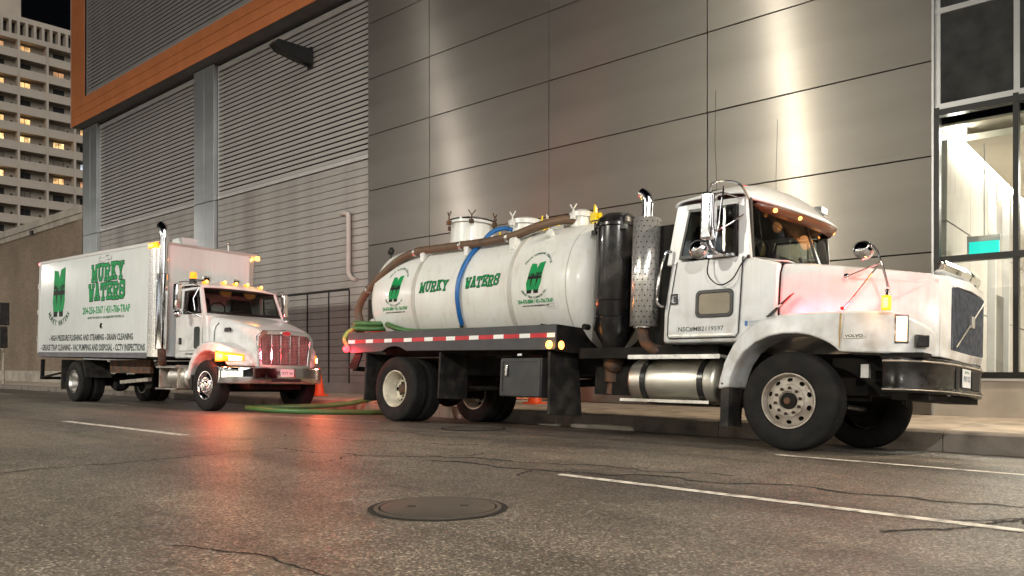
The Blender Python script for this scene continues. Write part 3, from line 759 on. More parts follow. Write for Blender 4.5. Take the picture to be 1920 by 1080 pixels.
# ------------------------------------------------------------------ low brick building
def brick_mat():
    m, t, b, L = node_mat('tan_brick')
    tc = t.nodes.new('ShaderNodeTexCoord'); mp = t.nodes.new('ShaderNodeMapping'); mp.inputs['Rotation'].default_value = (R(90),0,0)
    L(tc.outputs['Object'], mp.inputs[0])
    br = t.nodes.new('ShaderNodeTexBrick'); L(mp.outputs[0], br.inputs[0])
    br.inputs['Scale'].default_value = 1; br.inputs['Brick Width'].default_value = .22; br.inputs['Row Height'].default_value = .075; br.inputs['Mortar Size'].default_value = .006
    br.inputs['Color1'].default_value = (.27,.20,.14,1); br.inputs['Color2'].default_value = (.21,.155,.105,1); br.inputs['Mortar'].default_value = (.22,.18,.14,1)
    no = t.nodes.new('ShaderNodeTexNoise'); no.inputs['Scale'].default_value = .5; no.inputs['Detail'].default_value = 7; L(tc.outputs['Object'], no.inputs[0])
    r_ = t.nodes.new('ShaderNodeValToRGB'); r_.color_ramp.elements[0].position = .3; r_.color_ramp.elements[0].color = (.75,.75,.75,1); r_.color_ramp.elements[1].position = .7; r_.color_ramp.elements[1].color = (1.1,1.1,1.1,1); L(no.outputs[0], r_.inputs[0])
    mu = t.nodes.new('ShaderNodeMix'); mu.data_type = 'RGBA'; mu.blend_type = 'MULTIPLY'; mu.inputs[0].default_value = 1; L(br.outputs[0], mu.inputs[6]); L(r_.outputs[0], mu.inputs[7])
    L(mu.outputs[2], b.inputs['Base Color']); b.inputs['Roughness'].default_value = .85
    bp = t.nodes.new('ShaderNodeBump'); bp.inputs['Strength'].default_value = .5; bp.inputs['Distance'].default_value = .006; bp.invert = True; L(br.outputs[1], bp.inputs['Height']); L(bp.outputs[0], b.inputs['Normal'])
    return m
M['brick'] = brick_mat()
M['coping'] = mat('coping_stone', (.42,.38,.32), .8, var=.1, vs=.8, dirt=(.2,.17,.14), damt=.6, dscale=1.5)
bb = empty('brick_building', Vector((0,13.38,0))+Matrix.Rotation(R(1.5),3,'Z')@Vector((-37.05,0,0)), (0,0,R(1.5)))
tag(bb, 'low windowless tan brick building with pale stone coping left of the steel building', 'building')
MB().box(-45,-.62,.05,12,0,7.2).build('wall', M['brick'], bb)
MB().box(-.62,-.05,-.02,12,0,7.2).build('corner_pier', M['brick'], bb)
MB().box(-45,0,-.05,12,7.2,7.45).box(-45,.02,-.12,12,7.45,7.78).build('coping', M['coping'], bb, bevel=.02)
MB().box(-45,0,-.08,.05,0,.66).build('plinth', M['coping'], bb, bevel=.02)
MB().box(-22.3,-22.0,-.14,-.1,7.1,7.2).box(-6.2,-5.9,-.14,-.06,7.15,7.35).build('scupper', M['mullion'], bb)

# ------------------------------------------------------------------ apartment tower
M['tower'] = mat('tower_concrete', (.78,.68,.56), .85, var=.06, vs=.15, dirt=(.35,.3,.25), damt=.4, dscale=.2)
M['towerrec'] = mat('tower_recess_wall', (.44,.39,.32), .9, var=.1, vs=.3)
M['dwin'] = mat('dark_window', (.05,.052,.05), .15, var=.4, vs=.8)
M['curtain'] = mat('curtained_window', (.20,.19,.17), .4, var=.3, vs=1.5, emis=(.8,.6,.4), es=.05, evar=.9)
M['wlit'] = mat('lit_window', (.8,.6,.3), .6, var=.2, vs=2, emis=(1,.56,.22), es=1.0, evar=.9)
M['wlit2'] = mat('bright_window', (.8,.6,.3), .6, var=.2, vs=2, emis=(1,.64,.28), es=1.8, evar=.9)
M['wdim'] = mat('dim_lit_window', (.6,.4,.25), .6, var=.3, vs=2, emis=(1,.50,.24), es=.45, evar=.9)
M['wcool'] = mat('cool_lit_window', (.6,.65,.7), .6, var=.2, vs=2, emis=(.8,.9,1), es=.9, evar=.9)
M['wframe'] = mat('window_frame', (.05,.045,.04), .5)
tw = empty('apartment_tower', (-131.6,35.5,0))
tag(tw, 'tall pale apartment tower with rows of balconies and a few lit windows, top left', 'building')
PB, PF, ZT = 3.75, 2.65, 48.0
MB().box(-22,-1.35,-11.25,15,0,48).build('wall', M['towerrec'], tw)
MB().box(-22,.0,-11.25,15,48,48.75).box(-22,-.25,-11.25,15,50.75,51.5).box(-22,-1.6,-11.25,15,48.75,50.75).build('crown', M['tower'], tw)
fin = MB().box(-1.5,-.05,-.17,.17,48.75,50.75).mesh('crown_fin', M['tower'])
for k in range(-10, 14):
    o = bpy.data.objects.new('crown_fin', fin); o.location = (0, k*1.07, 0); link(o, tw)
MB().box(-1.59,-1.55,-11.25,15,48.75,50.75).build('crown_shade_sheet', M['dwin'], tw)  # dark sheet standing in for the shade behind the fins
MB().box(-18,-3,-11,1.1,51.5,56.5).build('penthouse', M['tower'], tw)
for k in range(-3, 5):
    MB().box(-1.4,.08,k*PB-.16,k*PB+.16,0,48).build('pier', M['tower'], tw)
wtype = {(-1,0):'wdim',(0,0):'wlit',(-1,2):'wlit',(0,2):'wlit',(-1,4):'wlit',(0,4):'wlit',(-1,5):'wlit2',(0,5):'wlit2',(1,5):'wlit2',(-1,7):'wlit2',(1,7):'wlit',(2,4):'wlit',(2,6):'wcool',(2,7):'wdim',(0,6):'curtain',(1,6):'curtain',(1,1):'wdim'}
para = MB().box(-.25,.0,.17,PB-.17,0,1.22).mesh('balcony_parapet', M['tower'])
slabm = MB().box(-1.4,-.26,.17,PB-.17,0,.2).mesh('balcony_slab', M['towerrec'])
frame_m = MB().box(0,.06,0,1.5,-.03,.03).box(0,.06,0,1.5,1.27,1.33).box(0,.06,-.03,.03,.03,1.27).box(0,.06,.72,.78,.03,1.27).box(0,.06,1.47,1.53,.03,1.27).mesh('window', M['wframe'])
pane_cache = {}
def pane_mesh(k):
    if k not in pane_cache: pane_cache[k] = MB().box(-.02,.02,0,.69,0,1.24).mesh('pane', M[k])
    return pane_cache[k]
rw = random.Random(11)
for b_ in range(-3, 4):
    for f_ in range(17):
        zt = ZT-PF*f_
        o = bpy.data.objects.new('balcony_parapet', para); o.location = (0, b_*PB, zt-2.65); link(o, tw)
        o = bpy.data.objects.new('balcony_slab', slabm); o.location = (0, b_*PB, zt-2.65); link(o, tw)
        k = wtype.get((b_, f_)) or rw.choice(['dwin','dwin','dwin','curtain'])
        y = b_*PB+(.35 if b_ in (0,) else 1.15 if b_ > 0 else .7)
        wo = bpy.data.objects.new('window', frame_m); wo.location = (-1.36, y, zt-1.62); link(wo, tw)
        for q in (.03,.78):
            po = bpy.data.objects.new('pane', pane_mesh(k)); po.location = (.02, q, .03); link(po, wo)
        if f_ % 2 == 0 or rw.random() < .5:
            MB().box(-1.36,-1.30,b_*PB+PB-.75,b_*PB+PB-.45,zt-1.7,zt-.9).build('balcony_door', M['dwin'], tw)
# ------------------------------------------------------------------ street lamps across the road (some of them streak the steel)
M['lampglow'] = mat('lamp_glow', (1,1,1), .4, var=0, emis=(1,.87,.66), es=30)
def street_lamp(x, y, label, energy, col, turn=0, z=0):
    t = empty('street_lamp', (x, y, z), (0,0,R(turn))); tag(t, label, 'street lamp', 'street lamps along the road')
    MB().lathe([(.16,0),(.16,.25),(.09,.35),(.075,4),(.055,8.2)], n=14, caps=True).build('pole', M['alu'], t)
    MB().tube(spline([(0,0,8.1),(0,.3,8.5),(0,1.0,8.7),(0,1.9,8.72)], 5), .04, 10).build('arm', M['alu'], t)
    MB().prism([(1.7,8.68),(1.75,8.80),(2.3,8.80),(2.5,8.72),(2.5,8.68)], -.14, .14, 'x').build('head', M['alu'], t, bevel=.02)
    MB().box(-.11,.11,1.85,2.42,8.655,8.675).build('lens', M['lampglow'], t)
    lamp('SPOT', 'street_light', t, (0,2.15,8.62), energy, col, size=.16, direction=(0,.45,-1), cone=168, blend=.5)
    return t
street_lamp(-13.5,-9.0,'street lamp across the road whose pale yellow streak shines on the steel wall', 8500, (1,.95,.80))
street_lamp(-33.2,-9.6,'street lamp across the road whose thin streak shines on the leftmost steel panels', 5500, (1,.93,.84))
street_lamp(-66.0,-10.0,'added street lamp far along the road beyond the left edge, brightening the left side', 12000, (1,.95,.86))  # extra lamp added to brighten the brick building and left bays
street_lamp(6.5,-8.6,'street lamp across the road beyond the right edge of the picture', 8500, (1,.96,.88))
street_lamp(4.6,12.6,'street lamp on the near pavement just beyond the right edge of the picture', 8000, (1,.82,.60), 180, .14)
# the building on the other side of the street, seen only as reflections in chrome, paint and glass
M['oppwall'] = mat('opposite_wall', (.30,.28,.26), .8, var=.1, vs=.3)
M['shop'] = mat('shop_window_lit', (.8,.75,.65), .5, var=.35, vs=.5, emis=(1,.88,.70), es=2.4, evar=.9)
M['office'] = mat('office_window_lit', (.7,.75,.8), .5, var=.3, vs=.5, emis=(.85,.93,1), es=1.6, evar=.9)
op = empty('opposite_building', (-12,-24,0)); tag(op, 'building with lit shop windows across the road, mirrored in the chrome of the trucks', 'building')
MB().box(-60,60,-12,0,0,13).build('wall', M['oppwall'], op)
ro_ = random.Random(9)
shopm = MB().box(-2.1,2.1,0,.05,.5,3.6).mesh('shop_window', M['shop']); offm = MB().box(-1.1,1.1,0,.05,0,1.7).mesh('window', M['office']); offd = MB().box(-1.1,1.1,0,.05,0,1.7).mesh('window', M['dwin']); offw = MB().box(-1.1,1.1,0,.05,0,1.7).mesh('window', M['shop'])
for k in range(-11, 12):
    if ro_.random() < .75:
        o = bpy.data.objects.new('shop_window', shopm); o.location = (k*5.1, .01, 0); link(o, op)
    for z in (5.2,8.0,10.6):
        for q in (-1.3,1.3):
            o = bpy.data.objects.new('window', ro_.choice([offm, offd, offd, offw])); o.location = (k*5.1+q, .01, z); link(o, op)

# ================================================================== VACUUM TRUCK
# local frame: x forward from the front axle, y across (0 = near tyre face), z up from the road
vt = empty('vacuum_truck', (-3.75,8.2,0), (-R(3.5),0,0))
tag(vt, 'white vacuum tanker truck with a long hood parked at the kerb', 'truck')
YC = 1.2
# wheels
wheel(vt, 0, 0.0, .29, .53, -1, 'front_steel')
wheel(vt, 0, 2.11, .29, .53, 1, 'front_steel')
wheel(vt, -6.68, 0.0, .27, .53, -1, 'cream')
wheel(vt, -6.68, .33, .27, .53, 1, 'cream')
wheel(vt, -6.68, 2.13, .27, .53, 1, 'cream')
wheel(vt, -6.68, 1.80, .27, .53, -1, 'cream')
# chassis
ch = MB()
for y in (.78, 1.56): ch.box(-8.0,1.15,y-.04,y+.04,.80,1.08)
for x in (-7.6,-5.6,-4.2,-2.9,-1.2,.7): ch.box(x-.05,x+.05,.82,1.52,.84,1.04)
ch.cyl((-6.68,.3,.53),(-6.68,2.1,.53),.11,n=14); ch.sphere((-6.68,1.2,.53),.27,n=16,m=10)
ch.cyl((0,.25,.46),(0,2.1,.46),.07,n=10); ch.cyl((-6.5,1.2,.58),(-2.4,1.2,.78),.06,n=10)
ch.box(-3.0,-2.2,.55,.95,.55,.95).box(-2.3,-.9,.9,1.5,.45,.95).box(.25,1.05,.55,1.85,.62,1.02)
for y in (.66,1.72): ch.box(-.62,.62,y-.04,y+.04,.56,.66); ch.box(-7.3,-6.05,y-.04,y+.04,.68,.80)
ch.build('chassis', M['under'], vt)
MB().box(-3.1,-1.0,.30,2.1,1.02,1.16).box(-1.9,-1.66,.35,2.05,1.1,2.7).build('cab_rear_frame', M['under'], vt)
for x in (-5.2,-4.75): MB().cyl((x,1.9,.75),(x,1.3,.75),.13,n=14).build('air_tank', M['under'], vt)
MB().box(.62,.70,.36,.42,.80,.94).build('tow_hook_bracket', M['trim'], vt)
MB().box(-.04,.04,.34,.62,.30,.56).box(-.25,.2,.5,.58,.40,.52).cyl((.15,.6,.52),(.15,1.8,.48),.03,n=8).build('steering_knuckle', M['alu'], vt)
# ---- cab
cab = MB()
cab.prism([(-1.62,1.18),(-1.62,1.55),(-1.535,2.14),(-.53,2.14),(-.17,2.04),(-.17,1.40),(-.45,1.30),(-.62,1.18)], .06, 2.34, 'y')
cabo = cab.build('cab_body', M['white'], vt, bevel=.035, segs=3)
pil = MB()
for y in (.06, 2.26):
    pil.hexa([(-1.60,y,2.12),(-1.40,y,2.12),(-1.40,y+.08,2.12),(-1.60,y+.08,2.12),(-1.49,y+.02,2.84),(-1.30,y+.02,2.84),(-1.30,y+.10,2.84),(-1.49,y+.10,2.84)])
    pil.hexa([(-.66,y,2.12),(-.50,y,2.12),(-.50,y+.08,2.12),(-.66,y+.08,2.12),(-.69,y+.02,2.84),(-.58,y+.02,2.84),(-.58,y+.10,2.84),(-.69,y+.10,2.84)])
    pil.hexa([(-1.36,y+.01,2.76),(-.62,y+.01,2.76),(-.62,y+.09,2.76),(-1.36,y+.09,2.76),(-1.36,y+.02,2.84),(-.62,y+.02,2.84),(-.62,y+.10,2.84),(-1.36,y+.10,2.84)])
pil.hexa([(-1.60,.14,2.12),(-1.54,.14,2.12),(-1.54,2.26,2.12),(-1.60,2.26,2.12),(-1.49,.16,2.84),(-1.43,.16,2.84),(-1.43,2.24,2.84),(-1.49,2.24,2.84)])
pil.build('pillars', M['white'], vt, bevel=.015)
# roof running into the sun visor
VIS = [(.08,-.60,2.815),(.22,-.50,2.80),(.45,-.33,2.755),(.8,-.14,2.69),(1.2,-.06,2.66),(1.6,-.14,2.69),(1.95,-.33,2.755),(2.18,-.50,2.80),(2.32,-.60,2.815)]
secs = []
for (y, xv, zv) in VIS:
    c = .27*max(0, 1-abs((y-1.2)/1.14)**3.2); ze = 2.825
    secs.append([(-1.52,y,ze-.01),(-1.49,y,ze+.05+c*.35),(-1.36,y,ze+.06+c*.72),(-1.05,y,ze+.06+c),(-.78,y,ze+.06+c*.97),(-.62+.3*(xv+.6),y,ze+.05+c*.62),(xv*.6-.24,y,(ze+c*.3+zv)/2+.05),(xv,y,zv)])
MB().grid(secs).build('roof', M['white'], vt, solid=.025, sub=1, ang=60)
MB().box(-1.5,-.62,.13,2.27,2.80,2.835).build('headliner', M['headliner'], vt)
# tinted visor blade hanging under the lip
vb = [[(xv-.02,y,zv-.01),(xv-.10,y,zv-.10 if .3 < y < 2.1 else zv-.06)] for (y, xv, zv) in VIS[1:-1]]
MB().grid(vb).build('sun_visor', mat('visor_tint', (.13,.045,.02), .3, var=.1), vt, solid=.01)
for (y, x, z) in ((.42,-.40,2.72),(.72,-.24,2.67),(1.2,-.14,2.63),(1.68,-.24,2.67),(1.98,-.40,2.72)):
    MB().sphere((x,y,z-.005),.028,n=10,m=6).build('marker_lamp', M['orangelit'], vt)
lamp('POINT', 'visor_glow', vt, (-.25,1.2,2.52), 1.6, (1,.42,.14), .1)
lamp('POINT', 'visor_glow', vt, (-.40,.6,2.58), .8, (1,.42,.14), .1)
MB().sphere((-.86,.55,3.075),.045,n=12,m=6,sc=(1.3,1,.6)).build('roof_marker', M['redlit'], vt)
MB().box(-.36,-.26,1.38,1.56,2.86,2.95).build('roof_light', M['clearlens'], vt, bevel=.01)
MB().cyl((-.31,1.47,2.80),(-.31,1.47,2.87),.012,n=8).build('roof_light_stem', M['alu'], vt)
# windscreen (two curved panes), side glass, seals
def wsx(y, top): 
    q = abs((y-1.2)/1.10)
    return (-.20-.36*q**2.2) if not top else (-.42-.18*q**2.2)
ys = [.16,.35,.6,.85,1.1,1.19]
for sgn in (0, 1):
    yy = ys if sgn == 0 else [2.4-y for y in reversed(ys)]
    MB().grid([[(wsx(y,0),y,2.135-.02*abs(y-1.2)) for y in yy],[(wsx(y,1),y,2.815) for y in yy]]).build('windscreen', M['carglass'], vt)
yy = [.13,.35,.6,.85,1.2,1.55,1.8,2.05,2.27]
MB().tube([(wsx(y,0)+.01,y,2.13) for y in yy],.022,8).tube([(wsx(y,1)+.01,y,2.81) for y in yy],.022,8).tube([(wsx(1.2,0),1.2,2.13),(wsx(1.2,1),1.2,2.81)],.02,8).tube([(wsx(.15,0)+.012,.125,2.13),(wsx(.15,1)+.012,.135,2.82)],.028,8).tube([(wsx(2.25,0)+.012,2.265,2.13),(wsx(2.25,1)+.012,2.255,2.82)],.028,8).build('windscreen_seal', M['mullion'], vt)
cowl = [[(-.50,y,2.125),(wsx(y,0)+.03,y,2.11),(-.10,y,2.06)] for y in yy]
MB().grid(cowl).build('cowl', M['white'], vt, solid=.01)
MB().bar((-.16,.55,2.145),(-.24,1.15,2.24),.018).bar((-.14,1.3,2.145),(-.22,1.9,2.24),.018).cyl((-.12,.55,2.10),(-.15,.55,2.16),.02,n=8).cyl((-.12,1.3,2.10),(-.14,1.3,2.16),.02,n=8).build('wiper', M['mullion'], vt)
# interior
MB().box(-1.5,-.60,.16,2.24,2.125,2.14).box(-.62,-.36,.4,2.0,2.12,2.20).build('dashboard', M['interior'], vt)
for y in (.35,1.45):
    MB().hexa([(-1.42,y,2.14),(-1.25,y,2.14),(-1.25,y+.55,2.14),(-1.42,y+.55,2.14),(-1.45,y+.08,2.66),(-1.34,y+.08,2.66),(-1.34,y+.47,2.66),(-1.45,y+.47,2.66)]).build('seat', M['interior'], vt, bevel=.04)
MB().tube([(-.70+.07*math.cos(a),.62+.2*math.sin(a),2.25+.16*math.cos(a)) for a in [2*math.pi*k/20 for k in range(20)]],.016,8,closed=True).build('steering_wheel', M['interior'], vt)
# door with glass, vent bar, kick window, handle, lettering
def rrect(x0, x1, z0, z1, r, n=4):
    out = []
    for cx_, cz_, a0 in ((x1-r,z1-r,0),(x0+r,z1-r,90),(x0+r,z0+r,180),(x1-r,z0+r,270)):
        for k in range(n+1):
            a = R(a0+90*k/n); out.append((cx_+r*math.cos(a), cz_+r*math.sin(a)))
    return out
def ring(mb, outer, inner, ylo, yhi):
    n = len(outer)
    vs = [(a,ylo,b) for a, b in outer]+[(a,ylo,b) for a, b in inner]+[(a,yhi,b) for a, b in outer]+[(a,yhi,b) for a, b in inner]
    fs = []
    for i in range(n):
        j = (i+1) % n
        fs += [(i,j,n+j,n+i),(2*n+i,2*n+j,3*n+j,3*n+i),(i,j,2*n+j,2*n+i),(n+i,n+j,3*n+j,3*n+i)]
    mb.add(vs, fs)
for side_ in (0, 1):
    yo = .052 if side_ == 0 else 2.348
    s1 = -1 if side_ == 0 else 1
    door = MB()
    door.prism([(-1.535,1.27),(-1.515,1.24),(-.66,1.24),(-.63,1.28),(-.60,2.145),(-1.43,2.145),(-1.535,1.5)], min(yo, yo+s1*.012), max(yo, yo+s1*.012), 'y')
    dr = door.build('door', M['white'], vt, bevel=.006)
    MB().tube([(-1.548,yo+s1*.004,1.27),(-1.52,yo+s1*.004,1.228),(-.655,yo+s1*.004,1.228),(-.618,yo+s1*.004,1.28),(-.588,yo+s1*.004,2.15)],.0055,6,caps=False).tube([(-1.548,yo+s1*.004,1.27),(-1.548,yo+s1*.004,1.5),(-1.445,yo+s1*.004,2.15)],.0055,6).build('door_gap', M['gap'], dr)
    win = [(-1.42,2.18),(-.665,2.18),(-.685,2.755),(-1.30,2.765)]
    inn = [(-1.385,2.215),(-.70,2.215),(-.72,2.72),(-1.28,2.73)]
    g = MB(); ring(g, win, inn, min(yo+s1*.014,yo-s1*.01), max(yo+s1*.014,yo-s1*.01)); g.build('window_seal', M['mullion'], dr)
    MB().prism(inn, yo-.003, yo+.003, 'y').build('window_glass', M['carglass'], dr)
    MB().hexa([(-.84,yo-.012,2.20),(-.815,yo-.012,2.20),(-.815,yo+.012,2.20),(-.84,yo+.012,2.20),(-.85,yo-.012,2.74),(-.825,yo-.012,2.74),(-.825,yo+.012,2.74),(-.85,yo+.012,2.74)]).build('vent_bar', M['alu'], dr)
    if side_ == 0:
        g = MB(); ring(g, rrect(-1.165,-.685,1.465,1.785,.06), rrect(-1.125,-.725,1.505,1.745,.04), .02, .041); g.build('kick_window_seal', M['mullion'], dr, bevel=.006)
        MB().prism(rrect(-1.126,-.724,1.504,1.746,.04), .030, .0385, 'y').build('kick_window', mat('kick_glass', (.30,.26,.20), .12, var=.15, vs=3, coat=.6), dr)
        g = MB(); ring(g, rrect(-1.505,-1.395,1.635,1.765,.02), rrect(-1.480,-1.420,1.655,1.745,.012), .018, .041); g.build('handle_frame', M['chrome'], dr, bevel=.004)
        MB().box(-1.465,-1.435,.03,.039,1.665,1.735).build('handle', M['mullion'], dr)
        fm = lambda s_, t_, h: (s_, .040-h, t_)
        g = MB(); put_text(g, 'NSC#MB2119597', fm, .003, -1.395,-.80,1.305,1.365, bold=.01); tag(g.build('lettering', M['grey_ink'], dr, recalc=False), kind='stuff')
        MB().prism(rrect(-1.53,-.68,1.255,1.275,.009), .034, .0385, 'y').build('lower_trim', M['alu'], dr)
# small maker's decal behind the door
g = MB(); put_text(g, 'VOLVO TRUCKS', lambda s_, t_, h: (s_, .06-h, t_), .003, -.50,-.34,1.385,1.41, bold=.01); put_text(g, 'SALES AND SERVICE', lambda s_, t_, h: (s_, .06-h, t_), .003, -.50,-.34,1.355,1.372); g.build('decal', mat('decal_blue', (.12,.2,.34), .4), vt, recalc=False)
MB().box(-.55,-.515,.055,.0575,1.355,1.41).build('decal_logo', mat('decal_logo_blue', (.05,.16,.42), .4), vt)
# grab rail at the rear of the cab
MB().tube(spline([(-1.60,.02,1.62),(-1.64,-.05,1.66),(-1.63,-.06,1.9),(-1.58,-.06,2.15),(-1.555,-.04,2.26),(-1.52,.03,2.28)],4),.018,8).build('grab_rail', M['chrome'], vt)
# ---- hood, loft of sections from the cowl to the nose
def hood_sec(x, yn, ztop, zbot, crown, rnd):
    yf = 2*YC-yn; w_ = yf-yn; pts = []
    zs = ztop
    pts.append((x, yn-.02, zbot)); pts.append((x, yn, zbot+(zs-zbot)*.35)); pts.append((x, yn+.015, zs-rnd*1.3)); pts.append((x, yn+.045, zs-rnd*.55)); pts.append((x, yn+rnd*.75, zs-rnd*.06)); pts.append((x, yn+rnd*1.6, zs+crown*.3))
    for k in (.28,.5,.72): pts.append((x, yn+w_*k, zs+crown*(1-abs(k-.5)*1.2)))
    pts += [(x, 2*YC-p[1], p[2]) for p in reversed(pts[:6])]
    return pts
hs = [(-.165,.10,2.045,1.30,.06,.10),(.15,.13,2.01,1.30,.06,.10),(.5,.18,1.965,1.20,.05,.10),(.85,.26,1.915,1.05,.04,.09),(1.12,.33,1.875,1.02,.03,.08),(1.27,.375,1.85,1.02,.03,.07),(1.345,.41,1.83,1.02,.03,.06)]
hood = MB().loft([hood_sec(*h) for h in hs]).build('hood', M['white'], vt, ang=40)
MB().tube([(-.17,.085,1.42),(-.168,.09,1.75),(-.166,.10,1.93),(-.165,.15,2.03),(-.164,.30,2.07),(-.164,1.2,2.11),(-.164,2.1,2.07)],.012,6).build('hood_seam', M['under'], hood)
# nose frame: sloped front panel with the grille set in
nf = MB()
def fpt(y, z): return (1.345+.075*(1-min(1,abs(y-1.2)/.80)**3)+.0*(z), y, z)
outer = [(.42,1.02),(.42,1.80),(.55,1.845),(1.2,1.86),(1.85,1.845),(1.98,1.80),(1.98,1.02),(1.2,.99)]
inner = [(.60,1.10),(.60,1.72),(.75,1.745),(1.2,1.755),(1.65,1.745),(1.80,1.72),(1.80,1.10),(1.2,1.085)]
vo_ = [(fpt(y,z)[0]+.0,y,z) for y, z in outer]; vi_ = [(fpt(y,z)[0]+.025,y,z) for y, z in inner]; vb_ = [(1.30,y,z) for y, z in outer]; vj_ = [(1.36,y,z) for y, z in inner]
nf.add(vo_+vi_+vb_+vj_, [q for i in range(8) for q in ((i,(i+1)%8,8+(i+1)%8,8+i),(i,(i+1)%8,16+(i+1)%8,16+i),(8+i,8+(i+1)%8,24+(i+1)%8,24+i))])
nf.build('nose_frame', M['white'], vt, bevel=.012)
gr = MB().box(1.34,1.372,.60,1.80,1.09,1.75).build('grille', M['grilleback'], vt)
for k in range(30):
    y = .62+k*.04
    MB().box(1.372,1.40+.03*(1-min(1,abs(y-1.2)/.8)**3),y-.005,y+.005,1.10,1.74).build('grille_bar', M['grilleblue'], gr)
MB().bar((1.435,1.74,1.70),(1.445,.66,1.13),.018,(1,0,0),.010).box(1.43,1.465,1.15,1.25,1.37,1.49).build('grille_emblem', M['alu'], gr, bevel=.004)
# chrome bug deflector on the nose edge
MB().grid([[(1.27+.05*(1-abs(y-1.2)/.75),y,1.865+.02*(1-abs(y-1.2))),(1.33+.05*(1-abs(y-1.2)/.75),y,1.905),(1.35+.05*(1-abs(y-1.2)/.75),y,1.955),(1.335+.05*(1-abs(y-1.2)/.75),y,2.0)] for y in (.46,.6,.9,1.2,1.5,1.8,1.94)]).build('bug_deflector', M['chrome'], vt, solid=.008)
# ---- fenders
def fender(side_):
    poly = [(-.83,.64),(-.815,.74),(-.76,.95),(-.66,1.14),(-.52,1.30),(-.36,1.40),(-.17,1.455),(.2,1.47),(.6,1.468),(.95,1.455),(1.10,1.42),(1.24,1.33),(1.33,1.25),(1.345,1.02),(1.1,1.03),(.8,1.035),(.54,1.045),(.46,1.115),(.36,1.17),(.22,1.225),(.08,1.25),(-.08,1.25),(-.24,1.225),(-.40,1.16),(-.53,1.06),(-.62,.93),(-.68,.78),(-.70,.66)]
    mb = MB()
    def bend(x): return 0 if x < .7 else .40*((x-.7)/.645)**2.2
    n = len(poly); top = lambda z: .035 if z > 1.44 else 0
    outer_ = [(x, .0+bend(x)+top(z), z) for x, z in poly]
    sh = [(x*.985+.003, -.022+bend(x)+.0, z-.03 if z > 1.3 else z) for x, z in poly]
    inner_ = [(x, .44 if x < 1.0 else .5, z) for x, z in poly]
    if side_: outer_, inner_ = [(a,2*YC-b,c) for a,b,c in outer_], [(a,2*YC-b,c) for a,b,c in inner_]
    vs = outer_+inner_
    fs = [tuple(range(n)), tuple(range(2*n-1,n-1,-1))]+[(i,(i+1)%n,n+(i+1)%n,n+i) for i in range(n)]
    # outer skin as triangulated strip between upper and lower chain
    fs = fs[1:]
    up = list(range(0,13)); lo = [27,26,25,24,23,22,21,20,19,18,17,16,15,14,13]
    # stitch
    i = j = 0
    while i < len(up)-1 or j < len(lo)-1:
        if j == len(lo)-1 or (i < len(up)-1 and poly[up[i+1]][0] <= poly[lo[j+1]][0]):
            fs.append((up[i],up[i+1],lo[j])); i += 1
        else:
            fs.append((up[i],lo[j],lo[j+1])); j += 1
    mb.add(vs, fs)
    return mb.build('fender', M['white'], vt, bevel=.02, segs=3, ang=50)
for s_ in (0,1): fender(s_)
MB().box(-.80,-.70,.02,.34,.22,.66).build('mud_flap', M['flap'], vt)
MB().cyl((-.775,-.004,.70),(-.775,.0,.70),.012,n=8).build('fender_bolt', M['under'], vt)
# rust run under the mirror bracket and the maker's name
MB().grid([[(.53,-.004,1.44),(.55,-.004,1.44)],[(.525,-.004,1.25),(.545,-.004,1.25)],[(.53,-.004,1.08),(.538,-.004,1.08)]]).build('rust_stain', mat('rust_run', (.40,.27,.10), .6, var=.3, vs=9), vt)
g = MB(); fmf = lambda s_, t_, h: (s_, -.003-h, t_)
put_text(g, 'VOLVO', fmf, .004, .585,.765,1.192,1.222, bold=.03); g.build('maker_badge', M['ink'], vt, recalc=False)
MB().prism(rrect(.575,.775,1.185,1.229,.02), -.006, -.0035, 'y').build('badge_plate', M['alu'], vt)
# hood latch
MB().hexa([(-.27,-.03,1.43),(-.22,-.03,1.43),(-.22,.03,1.45),(-.27,.03,1.45),(-.03,.02,1.66),(.02,.02,1.69),(.02,.07,1.69),(-.03,.07,1.66)]).build('hood_latch', M['mullion'], vt, bevel=.012)
MB().hexa([(-.150,-.022,1.535),(-.125,-.022,1.535),(-.125,-.004,1.535),(-.150,-.004,1.535),(-.118,-.012,1.565),(-.093,-.012,1.565),(-.093,.008,1.565),(-.118,.008,1.565)]).build('latch_insert', M['labelw'], vt)
